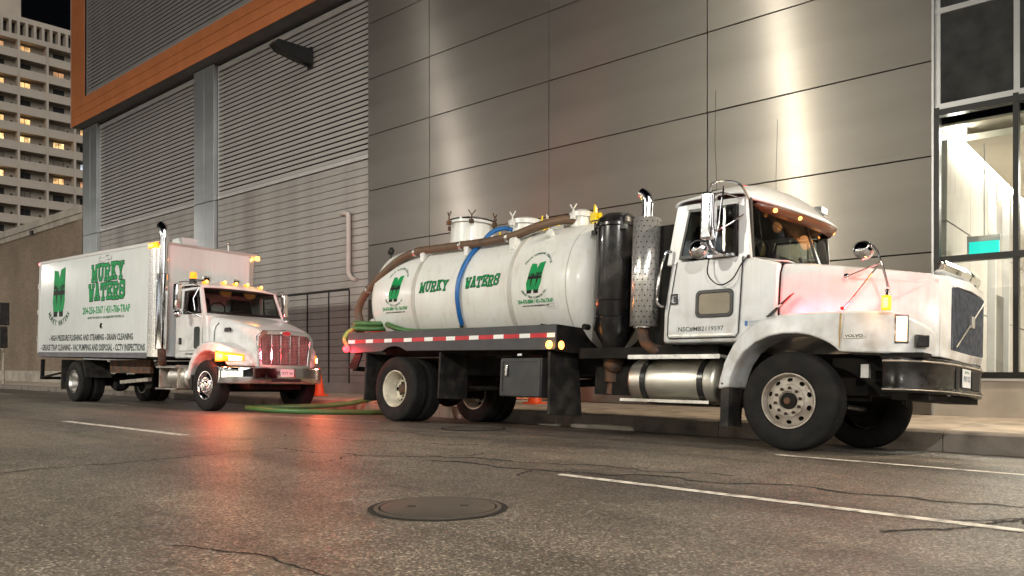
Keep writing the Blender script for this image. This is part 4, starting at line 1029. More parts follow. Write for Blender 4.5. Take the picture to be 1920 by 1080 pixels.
# head lamps and turn lamps in the bent fender front
for s_ in (0,1):
    f_ = (lambda p: p) if s_ == 0 else (lambda p: (p[0], 2*YC-p[1], p[2]))
    def fx(u_, z, o): 
        x = 1.045+u_*.085; return f_((x+o*.5, .40*((x-.7)/.645)**2.2-o, z))
    A = [fx(0,1.15,.012),fx(1,1.15,.012),fx(1,1.40,.012),fx(0,1.40,.012)]
    B = [fx(-.15,1.13,.004),fx(1.15,1.13,.004),fx(1.15,1.42,.004),fx(-.15,1.42,.004)]
    D = [fx(-.15,1.13,-.05),fx(1.15,1.13,-.05),fx(1.15,1.42,-.05),fx(-.15,1.42,-.05)]
    MB().hexa(D+B).build('head_lamp_bezel', M['chrome'], vt, bevel=.008)
    MB().hexa([fx(0,1.15,.0),fx(1,1.15,.0),fx(1,1.40,.0),fx(0,1.40,.0)]+A).build('head_lamp', M['headglass'], vt, bevel=.01)
    MB().hexa([fx(.18,1.19,.008),fx(.85,1.19,.008),fx(.85,1.36,.008),fx(.18,1.36,.008),fx(.22,1.20,.018),fx(.80,1.20,.018),fx(.80,1.35,.018),fx(.22,1.35,.018)]).build('head_lamp_core', M['headlit'], vt, bevel=.006)
    MB().hexa([fx(1.6,1.10,-.02),fx(2.7,1.10,-.02),fx(2.7,1.23,-.02),fx(1.6,1.23,-.02),fx(1.75,1.10,.05),fx(2.8,1.10,.05),fx(2.8,1.22,.05),fx(1.75,1.22,.05)]).build('fog_lamp', M['black'], vt, bevel=.012)
    lamp('SPOT', 'head_light', vt, f_((1.16,.02,1.28)), 26, (1,.84,.62), .06, direction=(1,-.25 if s_ == 0 else .25,-.12), cone=150, blend=.9)
MB().box(.94,1.02,-.02,.045,1.45,1.60).build('turn_lamp', M['amberlens'], vt, bevel=.008)
MB().box(.955,1.005,-.028,-.018,1.475,1.575).build('turn_lamp_lens', M['amberlit'], vt, bevel=.006)
lamp('POINT', 'turn_light', vt, (.98,-.08,1.53), 2.2, (1,.42,.08), .03)
# added red lens and unseen strip light give the hood side its red glow
MB().sphere((.54,.03,1.495),.02,n=10,m=6).build('added_red_lens', M['redlens'], vt)
rl_ = lamp('AREA', 'hood_glow_fill', vt, (.48,.045,1.494), 30.0, (1,.006,.012), direction=(0,.70,.72))
rl_.data.shape = 'RECTANGLE'; rl_.data.size = .95; rl_.data.size_y = .03; rl_.rotation_euler = Matrix((Vector((1,0,0)), Vector((0,-.72,.70)), Vector((0,-.70,-.72)))).transposed().to_euler()
# ---- mirrors
MB().box(-.94,-.80,-.32,-.16,2.30,2.84).build('door_mirror', M['chrome'], vt, bevel=.03, segs=3)
MB().lathe([(0,.09),(.06,.075),(.10,.04),(.115,0),(.11,-.01),(0,-.012)], (-.98,-.24,2.21), (.5,-.85,.1), 24).build('convex_mirror', M['chrome'], vt)
fm_ = MB()
fm_.tube(spline([(-.55,.07,2.80),(-.58,-.1,2.93),(-.70,-.24,2.95),(-.84,-.26,2.93),(-.87,-.24,2.84)],4),.014,8)
fm_.tube([(-.66,.05,2.82),(-.78,-.12,2.86),(-.87,-.24,2.82)],.012,8)
fm_.tube(spline([(-.78,.04,2.18),(-.80,-.10,2.17),(-.82,-.22,2.20),(-.86,-.25,2.32)],4),.016,8)
fm_.tube(spline([(-.60,.05,2.62),(-.68,-.1,2.50),(-.78,-.2,2.42),(-.84,-.24,2.40)],4),.010,8)
fm_.tube([(-.74,-.16,2.92),(-.76,-.20,2.5),(-.82,-.2,2.2)],.010,8)
fm_.box(-1.0,-.68,-.03,.05,2.150,2.178)
fm_.build('mirror_bracket', M['chrome'], vt)
MB().tube(spline([(-.98,-.02,2.14),(-.97,-.05,1.95),(-.82,-.06,1.82),(-.68,-.02,1.88),(-.60,.03,2.05),(-.53,.045,2.13)],6),.008,6).build('antenna_cable', M['mullion'], vt)
MB().sphere((-.52,.045,2.135),.022,n=8,m=6).build('cable_grommet', M['mullion'], vt)
mf = MB()
mf.tube(spline([(1.0,.02,1.60),(.985,0,1.72),(.95,-.05,1.90),(.90,-.08,2.05),(.85,-.10,2.09),(.80,-.10,2.07)],4),.012,8)
mf.tube([(.94,-.05,1.92),(.53,.16,1.84)],.009,8); mf.tube([(.925,-.06,1.90),(.55,.05,1.50)],.009,8)
mf.cyl((.985,.0,1.60),(.985,.0,1.66),.018,n=8)
mf.build('hood_mirror_arm', M['chrome'], vt)
MB().lathe([(0,.08),(.05,.068),(.085,.035),(.10,0),(.095,-.012),(0,-.014)], (.79,-.10,2.05), (.55,-.8,.1), 24).build('hood_mirror', M['chrome'], vt)
MB().sphere((.53,.15,1.84),.035,n=12,m=8).build('arm_ball', M['chrome'], vt)
# aerials
MB().tube(spline([(-1.12,.36,2.98),(-1.15,.38,3.3),(-1.19,.4,3.7),(-1.20,.4,4.3)],5),.003,6).build('aerial', M['mullion'], vt)
MB().tube([(-1.14,2.0,2.98),(-1.16,2.0,3.6),(-1.17,2.02,4.4)],.003,6).build('aerial', M['mullion'], vt)
# ---- bumper
bp_ = [(.95,.03),(1.13,.07),(1.27,.20),(1.36,.42),(1.405,.70),(1.415,1.2),(1.405,1.70),(1.36,1.98),(1.27,2.20),(1.13,2.33),(.95,2.37)]
prof_ = [(0,.645),(-.012,.66),(-.012,.70),(.004,.72),(.004,.90),(-.008,.94),(-.008,.985),(.0,.995)]
rows_ = []
for i,(x,y) in enumerate(bp_):
    rows_.append([(x-(o if 2 < i < 8 else 0)+0, y+(o if i <= 2 else (-o if i >= 8 else 0)), z) for o, z in prof_])
MB().grid(rows_).build('bumper', mat('bumper_black', (.009,.0085,.0085), .34, spec=.35, var=.3, vs=6, dirt=(.035,.03,.026), damt=.5, dscale=9, rvar=.10), vt, solid=.03, off=-1, ang=40)
MB().tube([(x+.012 if 1 < i < 9 else x, y-(.012 if i < 3 else 0), .955) for i,(x,y) in enumerate(bp_)],.010,6).tube([(x+.012 if 1 < i < 9 else x, y-(.012 if i < 3 else 0), .675) for i,(x,y) in enumerate(bp_)],.007,6).build('bumper_trim', M['steelrim'], vt)
MB().box(.9,1.3,.10,2.2,.99,1.04).build('bumper_step', M['under'], vt)
MB().box(1.395,1.415,.78,.88,.70,.94).box(1.395,1.418,1.36,1.66,.72,.92).build('bumper_slot', M['gap'], vt)
pl = MB().box(1.418,1.424,.98,1.28,.74,.93).build('licence_plate', M['plate'], vt)
fmp = lambda s_, t_, h: (1.424+h, s_, t_)
g = MB(); put_text(g, 'PKV 52', fmp, .003, 1.01,1.25,.80,.86, bold=.02); g.build('plate_number', mat('plate_ink', (.1,.14,.2), .5), pl, recalc=False)
g = MB(); put_text(g, 'MANITOBA', fmp, .003, 1.05,1.21,.885,.912, bold=.02); g.build('plate_state', mat('plate_green', (.02,.2,.1), .5), pl, recalc=False)
MB().box(.95,1.3,.3,2.1,.58,.645).build('skid_plate', M['under'], vt)
# ---- fuel tank and steps
MB().lathe([(0,-.63),(.20,-.625),(.25,-.60),(.27,-.56),(.27,.56),(.25,.60),(.20,.625),(0,.63)], (-1.55,.36,.73), (1,0,0), 40).build('fuel_tank', M['brushed'], vt, ang=40)
for x in (-1.92,-1.12):
    MB().lathe([(.274,-.04),(.284,-.035),(.284,.035),(.274,.04)], (x,.36,.73), (1,0,0), 40).box(x-.03,x+.03,.30,.55,.98,1.05).build('tank_strap', M['black'], vt)
MB().box(-2.06,-.80,-.02,.40,1.0,1.03).box(-2.06,-.80,-.03,-.02,.985,1.035).build('cab_step', M['alu'], vt)
MB().box(-2.16,-.92,-.02,.16,.475,.495).box(-2.16,-.92,-.03,-.02,.465,.50).build('lower_step', M['alu'], vt)
# ---- exhaust with perforated shield
ex, ey = -2.065, .30
MB().cyl((ex,ey,1.42),(ex,ey,2.80),.175,n=36,caps=False).build('exhaust_shield', M['polish'], vt, solid=.006)
MB().cyl((ex,ey,1.40),(ex,ey,2.81),.13,n=20).build('muffler', M['alu'], vt)
dots = MB()
for j in range(20):
    for k in range(16):
        q = 2*math.pi*(k+.5*(j % 2))/16; z = 1.46+j*.0675
        c_ = Vector((ex+.180*math.cos(q), ey+.180*math.sin(q), z)); t_ = Vector((-math.sin(q), math.cos(q), 0)); u_ = Vector((0,0,1))
        dots.add([c_+t_*.0095*math.cos(a)+u_*.0095*math.sin(a) for a in [math.pi/3*i for i in range(6)]], [(0,1,2,3,4,5)])
tag(dots.build('shield_perforations', M['gap'], vt, recalc=False), kind='stuff')
MB().tube(spline([(ex,ey,2.75),(ex,ey,2.95),(ex-.0,ey,3.02),(ex-.03,ey,3.10),(ex-.10,ey,3.155)],5),.068,18).build('exhaust_stack', M['chrome'], vt, solid=.004)
MB().tube(spline([(ex,ey,1.45),(ex,ey,1.30),(ex+.06,ey+.02,1.18),(ex+.20,ey+.06,1.12),(ex+.45,ey+.15,1.11)],5),.07,16).build('exhaust_elbow', M['rust'], vt)
# ---- black vacuum filter canister
kx, ky = -2.74, .60
MB().lathe([(.10,1.05),(.16,1.22),(.285,1.42),(.285,2.80),(.315,2.81),(.315,2.85),(.295,2.86),(.28,2.93),(.20,2.99),(.08,3.02),(0,3.022)], (kx,ky,0), (0,0,1), 36).build('filter_canister', M['black'], vt, ang=40)
for z in (1.58,1.80): MB().lathe([(.287,z-.012),(.292,z),(.287,z+.012)], (kx,ky,0), (0,0,1), 36).build('canister_band', M['black'], vt)
MB().cyl((kx,ky,.72),(kx,ky,1.08),.11,n=14).cyl((kx-.02,ky-.02,.55),(kx,ky,.75),.06,n=12).sphere((kx+.05,ky-.05,.98),.15,n=12,m=8).build('canister_outlet', M['rust'], vt)
for q in (200,320,80):
    a = R(q); c_ = Vector((kx+.33*math.cos(a), ky+.33*math.sin(a), 2.83))
    MB().cyl(c_-Vector((0,0,.08)), c_+Vector((0,0,.09)), .014, n=8).bar(c_+Vector((-.05,0,.11)), c_+Vector((.05,0,.11)), .018).box(c_.x-.035,c_.x+.035,c_.y-.035,c_.y+.035,2.74,2.80).build('lid_clamp', M['black'], vt)
MB().box(-2.3,-1.68,.75,1.9,1.2,2.72).build('vacuum_pump_housing', M['under'], vt)
# ---- deck
dk = MB()
arch = [(-6.68+.62*math.cos(R(a)), .62+.60*math.sin(R(a))) for a in range(150,28,-10)]
lowz = 1.115
dpoly = [(-7.96,1.47),(-7.96,1.24),(-7.86,lowz)]+[(x,z) for x, z in arch if z > lowz]+[(-3.24,lowz),(-3.22,1.14),(-3.22,1.46)]
MB().prism(dpoly, -.055, -.025, 'y').build('side_rail', M['deck'], vt, bevel=.006)
MB().prism([(x,z) for x,z in dpoly], 2.425, 2.455, 'y').build('side_rail', M['deck'], vt)
MB().box(-7.94,-3.24,-.024,2.424,1.36,1.42).box(-3.26,-3.22,-.024,2.424,1.10,1.46).box(-7.96,-7.92,-.024,2.424,1.20,1.46).box(-7.6,-3.3,.5,.62,1.09,1.36).box(-7.6,-3.3,1.78,1.9,1.09,1.36).build('deck_floor', M['under'], vt)
L0, L1, zt0, zt1 = -7.95, -3.235, 1.285, 1.345
n_ = 9; pitch = (L1-L0-.14)/n_
xw = L0
for k in range(n_+1):
    e_ = min(xw+.20, L1)
    MB().box(xw, e_, -.0585, -.0555, zt0, zt1).build('tape_white', M['tapew'], vt)
    if k < n_: MB().box(e_, xw+pitch, -.0585, -.0555, zt0, zt1).build('tape_red', M['taper'], vt)
    xw += pitch
def round_lamp(x, y, z, nrm, r_, m, name):
    n3 = Vector(nrm).normalized()
    MB().lathe([(r_*1.15,-.01),(r_*1.15,.008),(r_*.98,.010),(r_*.8,.022),(0,.03)], (x,y,z), n3, 18).build(name, m, vt)
round_lamp(-3.33,-.056,1.185,(0,-1,0),.05,M['amberlit'],'side_marker')
round_lamp(-3.219,.06,1.185,(1,0,0),.05,M['orangelit'],'front_marker')
MB().sphere((-7.965,-.075,1.195),.062,n=16,m=10).build('tail_lamp', M['redlit'], vt)
for y in (.35,.55,1.95,2.15,2.38): round_lamp(-7.965,y,1.27,(-1,0,0),.052,M['redlit'],'tail_lamp')
lamp('POINT', 'side_marker_light', vt, (-3.31,-.14,1.18), 1.2, (1,.4,.08), .04)
lamp('POINT', 'tail_light', vt, (-8.0,-.20,1.16), 16, (1,.03,.05), .04)
lamp('SPOT', 'tail_light', vt, (-8.05,1.95,1.28), 210, (1,.13,.16), .10, direction=(-1,-.32,.10), cone=110, blend=.8)
lamp('SPOT', 'tail_light', vt, (-8.05,.45,1.28), 60, (1,.05,.07), .10, direction=(-1,0,-.1), cone=120, blend=.8)
# under-deck gear
tb = MB().box(-4.34,-3.55,.06,.50,.47,1.02).build('tool_box', M['toolbox'], vt, bevel=.012)
g = MB(); ring(g, rrect(-4.325,-3.565,.485,1.005,.02), rrect(-4.285,-3.605,.525,.965,.02), .048, .058); g.build('tool_box_frame', M['toolbox'], tb)
MB().box(-4.22,-4.18,.025,.05,.76,.92).build('tool_box_latch', M['alu'], tb, bevel=.006)
MB().hexa([(-3.37,.0,.24),(-3.33,.0,.24),(-3.26,.62,.24),(-3.30,.62,.24),(-3.40,.0,1.11),(-3.36,.0,1.11),(-3.36,.62,1.11),(-3.40,.62,1.11)]).build('mud_flap', M['flap'], vt, bevel=.008)
MB().box(-5.62,-5.58,.0,.60,.40,1.11).build('mud_flap', M['flap'], vt, bevel=.008)
MB().box(-7.52,-7.48,.0,.60,.32,1.12).build('mud_flap', M['flap'], vt, bevel=.02)
MB().box(-3.98,-3.90,.02,.03,1.045,1.075).build('small_label', M['labelw'], vt)
MB().hexa([(-8.02,.0,.85),(-7.75,.0,.85),(-7.75,.03,.85),(-8.02,.03,.85),(-7.80,.0,1.12),(-7.62,.0,1.12),(-7.62,.03,1.12),(-7.80,.03,1.12)]).build('rear_gusset', M['under'], vt)
MB().box(-8.0,-7.9,.1,2.3,.82,.90).build('rear_bumper', M['under'], vt)
# ---- tank
TR, TZ = .97, 2.10
def tprof(): 
    pr = []
    for k in range(9):
        a = R(90*k/8); pr.append((TR*math.sin(a)**.72 if k else 0, -7.68-.30*math.cos(a)))
    for x in (-7.3,-6.6,-5.5,-4.4,-3.6): pr.append((TR, x))
    for k in range(8,-1,-1):
        a = R(90*k/8); pr.append((TR*math.sin(a)**.72 if k else 0, -3.32+.38*math.cos(a)))
    return pr
tank = MB().lathe([(r_, x) for r_, x in tprof()], (0,YC,TZ), (1,0,0), 72).build('tank', M['tankwhite'], vt, ang=60)
for x in (-4.40,-5.50,-6.60):
    MB().lathe([(TR-.005,-.045),(TR+.012,-.04),(TR+.016,0),(TR+.012,.04),(TR-.005,.045)], (x,YC,TZ), (1,0,0), 72).build('tank_band', mat('band_grey', (.50,.49,.46), .45, var=.1, dirt=(.3,.27,.22), damt=.5) if x == -4.40 else bpy.data.materials['band_grey'], tank)
for x in (-3.33,-7.70):
    MB().lathe([(TR-.004,-.010),(TR+.006,-.006),(TR+.006,.006),(TR-.004,.010)], (x,YC,TZ), (1,0,0), 72).build('tank_seam', bpy.data.materials['band_grey'], tank)
for x in (-7.2,-6.0,-4.9,-3.8): MB().box(x-.06,x+.06,.45,1.95,1.30,1.50).build('tank_saddle', M['under'], vt)
MB().cyl((-3.9,.63,2.80),(-3.90,.52,2.87),.05,n=14).cyl((-3.9,.53,2.865),(-3.90,.50,2.885),.062,n=14).build('sight_port', M['tankwhite'], tank)
def tmap(s_, t_, h):
    a = t_/TR; return (s_, YC-(TR+h)*math.cos(a), TZ+(TR+h)*math.sin(a))
CUT = .05
for (cx_, cy_) in ((-3.905,.085),(-7.09,.135)):
    emblem(tank, tmap, cx_, cy_, .30, .44, .17, CUT)
    g = MB(); arc_text(g, 'DRAIN CLEANING SERVICE', tmap, .004, cx_+.02, cy_+.05, .28, .325, 150, 25, .052); g.build('arc_lettering', M['dgreen'], tank, recalc=False)
    g = MB(); arc_text(g, 'GREASE TRAP CLEANING INC.', tmap, .004, cx_-.01, cy_-.10, .25, .19, 205, 335, .042, inside=True); g.build('arc_lettering', M['dgreen'], tank, recalc=False)
    g = MB(); put_text(g, '204-478-8884 | 431-706-TRAP', tmap, .004, cx_-.33, cy_+.33, cy_-.365, cy_-.305, bold=.02) if False else put_text(g, '204-478-8884 / 431-706-TRAP', tmap, .004, cx_-.335, cx_+.335, cy_-.375, cy_-.312, bold=.025, cut=.04); g.build('phone_number', M['green'], tank, recalc=False)
    g = MB(); put_text(g, 'MURKYWATERSGREASE@GMAIL.COM', tmap, .004, cx_-.25, cx_+.25, cy_-.425, cy_-.395, bold=.03); g.build('address_line', M['ink'], tank, recalc=False)
for word, a, b in (('MURKY',-6.45,-5.76),('WATERS',-5.36,-4.62)):
    g = MB(); slab_word(g, word, tmap, .003, a, b, .022, .188, .019, grow=.009, shear=.14, cut=.04); g.build('word_outline', M['ink'], tank, recalc=False)
    g = MB(); slab_word(g, word, tmap, .0075, a, b, .022, .188, .019, grow=.001, shear=.14, cut=.04); g.build('word_'+('first' if a < -6 else 'second'), M['green'], tank, recalc=False)
# faint certification plate
g = MB()
for (a,b,c,d) in ((-3.73,-3.50,-.275,-.272),(-3.73,-3.50,-.385,-.382),(-3.73,-3.727,-.385,-.272),(-3.503,-3.50,-.385,-.272)): put(g,[(a,c),(b,c),(b,d),(a,d)],[(0,1,2,3)],tmap,.003)
put_text(g,'B620 TC',tmap,.003,-3.70,-3.54,-.365,-.335); put_text(g,'CANADA',tmap,.003,-3.70,-3.54,-.32,-.295); g.build('certification_mark', mat('faint_grey',(.45,.45,.44),.5), tank, recalc=False)
# ---- fittings on the tank top
def manway(x, y, r_, z0, z1, lidm, nclamp, name='manway'):
    mw = MB().lathe([(r_,z0),(r_,z1-.05),(r_*1.12,z1-.05),(r_*1.12,z1-.01)], (x,y,0), (0,0,1), 28).build(name, M['tankwhite'], vt)
    MB().lathe([(r_*1.13,z1-.01),(r_*1.13,z1+.015),(r_*1.02,z1+.03),(r_*.6,z1+.07),(0,z1+.085)], (x,y,0), (0,0,1), 28).build('lid', lidm, mw)
    for k in range(nclamp):
        a = 2*math.pi*(k+.25)/nclamp; c_ = Vector((x+r_*1.24*math.cos(a), y+r_*1.24*math.sin(a), z1)); u_ = Vector((-math.sin(a), math.cos(a), 0))
        MB().cyl(c_-Vector((0,0,.10)), c_+Vector((0,0,.07)), .012, n=6).bar(c_+Vector((0,0,.06))-u_*.015, c_+Vector((0,0,.125))-u_*.06, .016).bar(c_+Vector((0,0,.06))+u_*.015, c_+Vector((0,0,.125))+u_*.06, .016).box(c_.x-.03,c_.x+.03,c_.y-.03,c_.y+.03,z1-.10,z1-.03).build('lid_clamp', M['rust'] if lidm is M['black'] else M['tankwhite'], mw)
    return mw
manway(-6.28,1.2,.36,2.95,3.44,M['black'],6)
manway(-5.72,1.75,.12,2.85,3.36,M['tankwhite'],3,'vent_port')
manway(-5.0,1.2,.27,2.95,3.28,M['tankwhite'],3)
manway(-3.80,1.12,.17,2.95,3.24,M['tankwhite'],3,'front_port')
for x,y,s_ in ((-3.56,1.15,1.0),(-4.68,1.25,1.0),(-4.55,1.5,.8),(-5.85,1.5,.7)):
    MB().cyl((x,y,3.05),(x,y,3.22),.06*s_,n=12).box(x-.05*s_,x+.05*s_,y-.07*s_,y+.02,3.12,3.24).cyl((x-.09*s_,y,3.2),(x+.09*s_,y,3.2),.045*s_,n=10).bar((x,y-.05,3.22),(x+.02,y-.06,3.36),.02).build('yellow_valve', M['yellow'], vt)
bc = MB().lathe([(.045,0),(.045,.07),(.03,.09),(0,.095)], (-3.50,1.32,3.06), (0,0,1), 16).build('amber_beacon', mat('beacon_lit',(1,.7,.05),.3,var=0,emis=(1,.62,.02),es=9), vt)
lamp('POINT', 'amber_beacon_light', vt, (-3.50,1.32,3.20), 35, (1,.62,.03), .05)
MB().box(-4.3,-4.05,1.0,1.2,3.02,3.10).box(-5.6,-5.4,.85,1.0,3.00,3.09).build('tank_top_lug', M['tankwhite'], tank)
for x in (-4.55,-5.55,-6.62):
    MB().box(x-.04,x+.04,.40,.60,2.68,2.80).cyl((x-.05,.47,2.80),(x+.05,.47,2.80),.075,n=14).build('hose_cradle', M['tankwhite'], vt)
MB().lathe([(.0,.05),(.06,.04),(.075,0),(.05,-.05),(0,-.06)], (-7.75,.62,3.0), (-.3,-.7,.3), 16).cyl((-7.75,.62,2.7),(-7.75,.62,2.98),.012,n=6).build('work_lamp', M['mullion'], vt)
MB().cyl((-7.95,1.0,1.75),(-8.12,1.0,1.75),.09,n=16).cyl((-7.95,.55,1.72),(-8.10,.55,1.72),.07,n=14).box(-8.05,-7.98,.35,.45,1.45,1.62).build('rear_valve', M['tankwhite'], vt)
MB().lathe([(.15,1.44),(.03,1.85)], (-7.75,.42,0), (0,0,1), 18).build('rear_red_guard', M['redlens'], vt)
MB().cyl((-3.55,.02,1.44),(-3.55,.10,1.44),.045,n=14).cyl((-2.95,.2,1.44),(-2.95,.30,1.44),.04,n=12).build('deck_ring', M['under'], vt)

# ------------------------------------------------------------------ hoses on and behind the tanker
def hose(name, pts, r_, m, label, cat='hose', group=None, n=6, fr_=None, ribs=0):
    P = spline(pts, n)
    if fr_ is not None: P = [fr_ @ p for p in P]
    rs = [r_*(1+ribs*(1 if i % 2 else -1)) for i in range(len(P))]
    o = MB().tube(P, rs, 16).build(name, m, ang=70); return tag(o, label, cat, group)
vm = Matrix.Translation((-3.75,8.2,0)) @ Matrix.Rotation(-R(3.5),4,'X')
bh = empty('suction_hose', vm @ Vector((-5.5,.42,2.86)))
tag(bh, 'thick brown suction hose lying along the shoulder of the white tank', 'hose')
pts = [(-3.80,1.02,3.13),(-3.95,.86,3.14),(-4.2,.62,3.03),(-4.6,.47,2.895),(-5.1,.445,2.86),(-5.6,.45,2.865),(-6.2,.45,2.87),(-6.75,.44,2.87),(-7.15,.40,2.78),(-7.45,.34,2.60),(-7.80,.30,2.36),(-8.06,.28,2.12),(-8.17,.28,1.9),(-8.12,.30,1.72),(-7.98,.32,1.58)]
P = [vm @ p - bh.location for p in spline(pts, 10)]
MB().tube(P, [.066*(1+.012*(1 if i % 2 else -1)) for i in range(len(P))], 18).build('hose_body', M['brownhose'], bh, ang=70)
for i in (0,32,52,72,104,138):
    t_ = (P[min(i+1,len(P)-1)]-P[max(i-1,0)]).normalized()
    MB().lathe([(.064,-.025),(.072,-.02),(.072,.02),(.064,.025)], P[i], t_, 18).build('hose_clamp', M['alu'] if i else M['tankwhite'], bh)
Pb = spline([(-5.05,1.0,3.12),(-5.15,.85,3.15),(-5.28,.68,3.06),(-5.36,.55,2.86),(-5.40,.40,2.70),(-5.43,.27,2.48),(-5.46,.195,2.25),(-5.47,.185,2.0),(-5.48,.24,1.78),(-5.50,.33,1.60),(-5.51,.37,1.55)], 5)
hb = tag(MB().tube([vm @ p for p in Pb], .036, 14).build('blue_hose', M['bluehose'], ang=70), 'blue hose draped over the side of the white tank', 'hose')
MB().cyl(vm @ Vector((-5.505,.345,1.575)), vm @ Vector((-5.52,.39,1.50)), .042, n=12).build('hose_coupling', M['alu'], hb)

# ================================================================== BOX TRUCK
bt = empty('box_truck', (-15.5,7.45,.0), (-R(1.5),0,R(3)))
tag(bt, 'white box van truck with green lettering and lit amber roof lamps, parked behind the tanker', 'truck')
BC = 1.15
wheel(bt, 0, 0.0, .28, .51, -1, 'chrome')
wheel(bt, 0, 2.02, .28, .51, 1, 'chrome')
wheel(bt, -6.42, 0.0, .26, .51, -1, 'alu')
wheel(bt, -6.42, .32, .26, .51, 1, 'alu')
wheel(bt, -6.42, 2.04, .26, .51, 1, 'alu')
wheel(bt, -6.42, 1.72, .26, .51, -1, 'alu')
ch = MB()
for y in (.75,1.55): ch.box(-8.6,.8,y-.04,y+.04,.76,1.02)
for x in (-8,-7,-5.4,-4,-2.6,-1,.4): ch.box(x-.05,x+.05,.8,1.5,.8,1.0)
ch.cyl((-6.42,.3,.51),(-6.42,2.0,.51),.11,n=14); ch.sphere((-6.42,1.15,.51),.25,n=16,m=10); ch.cyl((-6.2,1.15,.56),(-1.5,1.15,.75),.06,n=10)
ch.box(-.15,.75,.55,1.75,.45,.95); ch.cyl((0,.25,.45),(0,2.05,.45),.07,n=10)
for y in (.62,1.68): ch.box(-7.1,-5.7,y-.04,y+.04,.62,.72)
ch.build('chassis', M['under'], bt)
MB().cyl((-4.3,.9,.62),(-4.3,1.5,.62),.26,n=18).build('air_tank', M['under'], bt)
MB().box(-5.2,-3.1,.36,.44,.74,1.05).build('frame_side_plate', M['rust'], bt)
MB().bar((-4.6,.40,.52),(-3.2,.40,.60),.10,(0,0,1),.08).build('tie_bar', M['steelrim'], bt)
MB().cyl((-5.1,.45,.42),(-5.1,.65,.42),.11,n=14).build('brake_chamber', M['under'], bt)
# cargo box, raked slightly nose-down
RK = .085/6.4
def bz(x, z): return z-RK*(x+2.4)
def bhex(mb, x0, x1, y0, y1, z0, z1):
    mb.hexa([(x0,y0,bz(x0,z0)),(x1,y0,bz(x1,z0)),(x1,y1,bz(x1,z0)),(x0,y1,bz(x0,z0)),(x0,y0,bz(x0,z1)),(x1,y0,bz(x1,z1)),(x1,y1,bz(x1,z1)),(x0,y1,bz(x0,z1))]); return mb
bx = bhex(MB(), -8.70,-2.42,-.04,2.34,1.19,3.57).build('cargo_box', M['boxwhite'], bt)
bhex(MB(), -2.42,-1.99,.16,2.14,1.12,3.58).build('box_front', M['boxwhite'], bt)
for s_ in (0,1):     # rounded corner posts
    a_ = []
    for k in range(9):
        q = R(90*k/8); a_.append((-2.20+.22*math.sin(q), (.17-.22*math.cos(q)) if s_ == 0 else (2.13+.22*math.cos(q))))
    a_ = [(-2.42,a_[0][1])]+a_
    MB().grid([[(x,y,bz(x,1.10)) for x,y in a_],[(x,y,bz(x,3.56)) for x,y in a_]]).build('corner_post', M['polish'], bx, ang=60)
rl = MB()
for y0,y1 in ((-.055,-.03),(2.33,2.355)):
    bhex(rl,-8.74,-2.42,y0,y1,3.545,3.615)
    bhex(rl,-8.74,-8.66,y0,y1,1.17,3.545)
bhex(rl,-8.74,-8.70,-.03,2.33,3.50,3.615); bhex(rl,-2.42,-1.975,-.02,2.32,3.56,3.615)
rl.build('top_rail', M['trim'], bx)
for y0,y1 in ((-.052,-.03),(2.33,2.352)):
    g = MB(); bhex(g,-8.72,-2.44,y0,y1,1.145,1.19); bhex(g,-8.72,-2.44,y0+.006,y1-.006,1.10,1.145); bhex(g,-8.72,-2.44,y0,y1,1.07,1.10); g.build('bottom_rail', mat('rail_grey',(.17,.165,.18),.45,metal=.5,var=.1,vs=4) if y0 < 0 else bpy.data.materials['rail_grey'], bx)
bhex(MB(),-8.7,-2.0,.02,2.28,1.06,1.10).build('box_floor', M['under'], bx)
bhex(MB(),-8.74,-2.0,-.02,2.32,3.572,3.60).build('box_roof', M['boxwhite'], bx)
# hardware on the box side
MB().cyl((-4.74,-.075,bz(-4.74,1.82)),(-4.74,-.04,bz(-4.74,1.82)),.07,n=16).build('side_port', M['chrome'], bx, bevel=.01)
g = MB(); ring(g, rrect(-5.0,-4.3,3.40,3.52,.02), rrect(-4.96,-4.34,3.425,3.495,.015), -.05, -.04); g.build('side_plate', M['alu'], bx)
for z in (1.5,2.2,2.9): MB().box(-8.76,-8.70,-.07,.0,bz(-8.7,z),bz(-8.7,z)+.12).build('rear_hinge', M['alu'], bx)
MB().box(-8.78,-8.72,-.06,.06,3.62,3.67).build('rear_marker', M['redlit'], bx)
MB().box(-2.40,-2.22,-.085,-.02,3.50,3.56).build('front_marker', M['orangelit'], bx, bevel=.01)
MB().box(-2.44,-2.0,-.064,-.058,3.47,3.585).build('marker_base', M['amberlens'], bx)
MB().box(-2.04,-1.96,2.30,2.40,3.47,3.57).build('front_marker', M['orangelit'], bx, bevel=.01)
lamp('POINT', 'box_marker_light', bt, (-2.1,-.16,3.5), 1.6, (1,.36,.06), .03)
lamp('POINT', 'box_marker_light', bt, (-1.86,2.38,3.5), 1.2, (1,.36,.06), .03)
for y in (.98,1.72): 
    g = MB().box(-1.99,-1.975,y,y+.18,2.80,2.96).build('maker_plate', M['alu'], bx, bevel=.006)
    MB().box(-1.975,-1.971,y+.03,y+.15,2.835,2.925).build('maker_plate_face', M['ink'], g)
MB().box(-2.5,-2.05,.50,.86,3.615,3.77).build('roof_vent_cap', M['boxwhite'], bx, bevel=.01)
MB().cyl((-2.05,1.62,3.61),(-2.05,1.62,3.75),.025,n=8).sphere((-2.05,1.62,3.78),.045,n=10,m=6).build('roof_fitting', M['alu'], bx)
ub = MB().box(-8.68,-8.60,.02,.10,.58,1.08).box(-8.68,-8.60,2.2,2.28,.58,1.08).box(-8.70,-8.58,.02,2.28,.54,.62)
ub.build('under_ride_bar', M['under'], bt)
MB().bar((-8.6,.06,.60),(-7.4,.3,.78),.05).build('under_ride_brace', M['under'], bt)
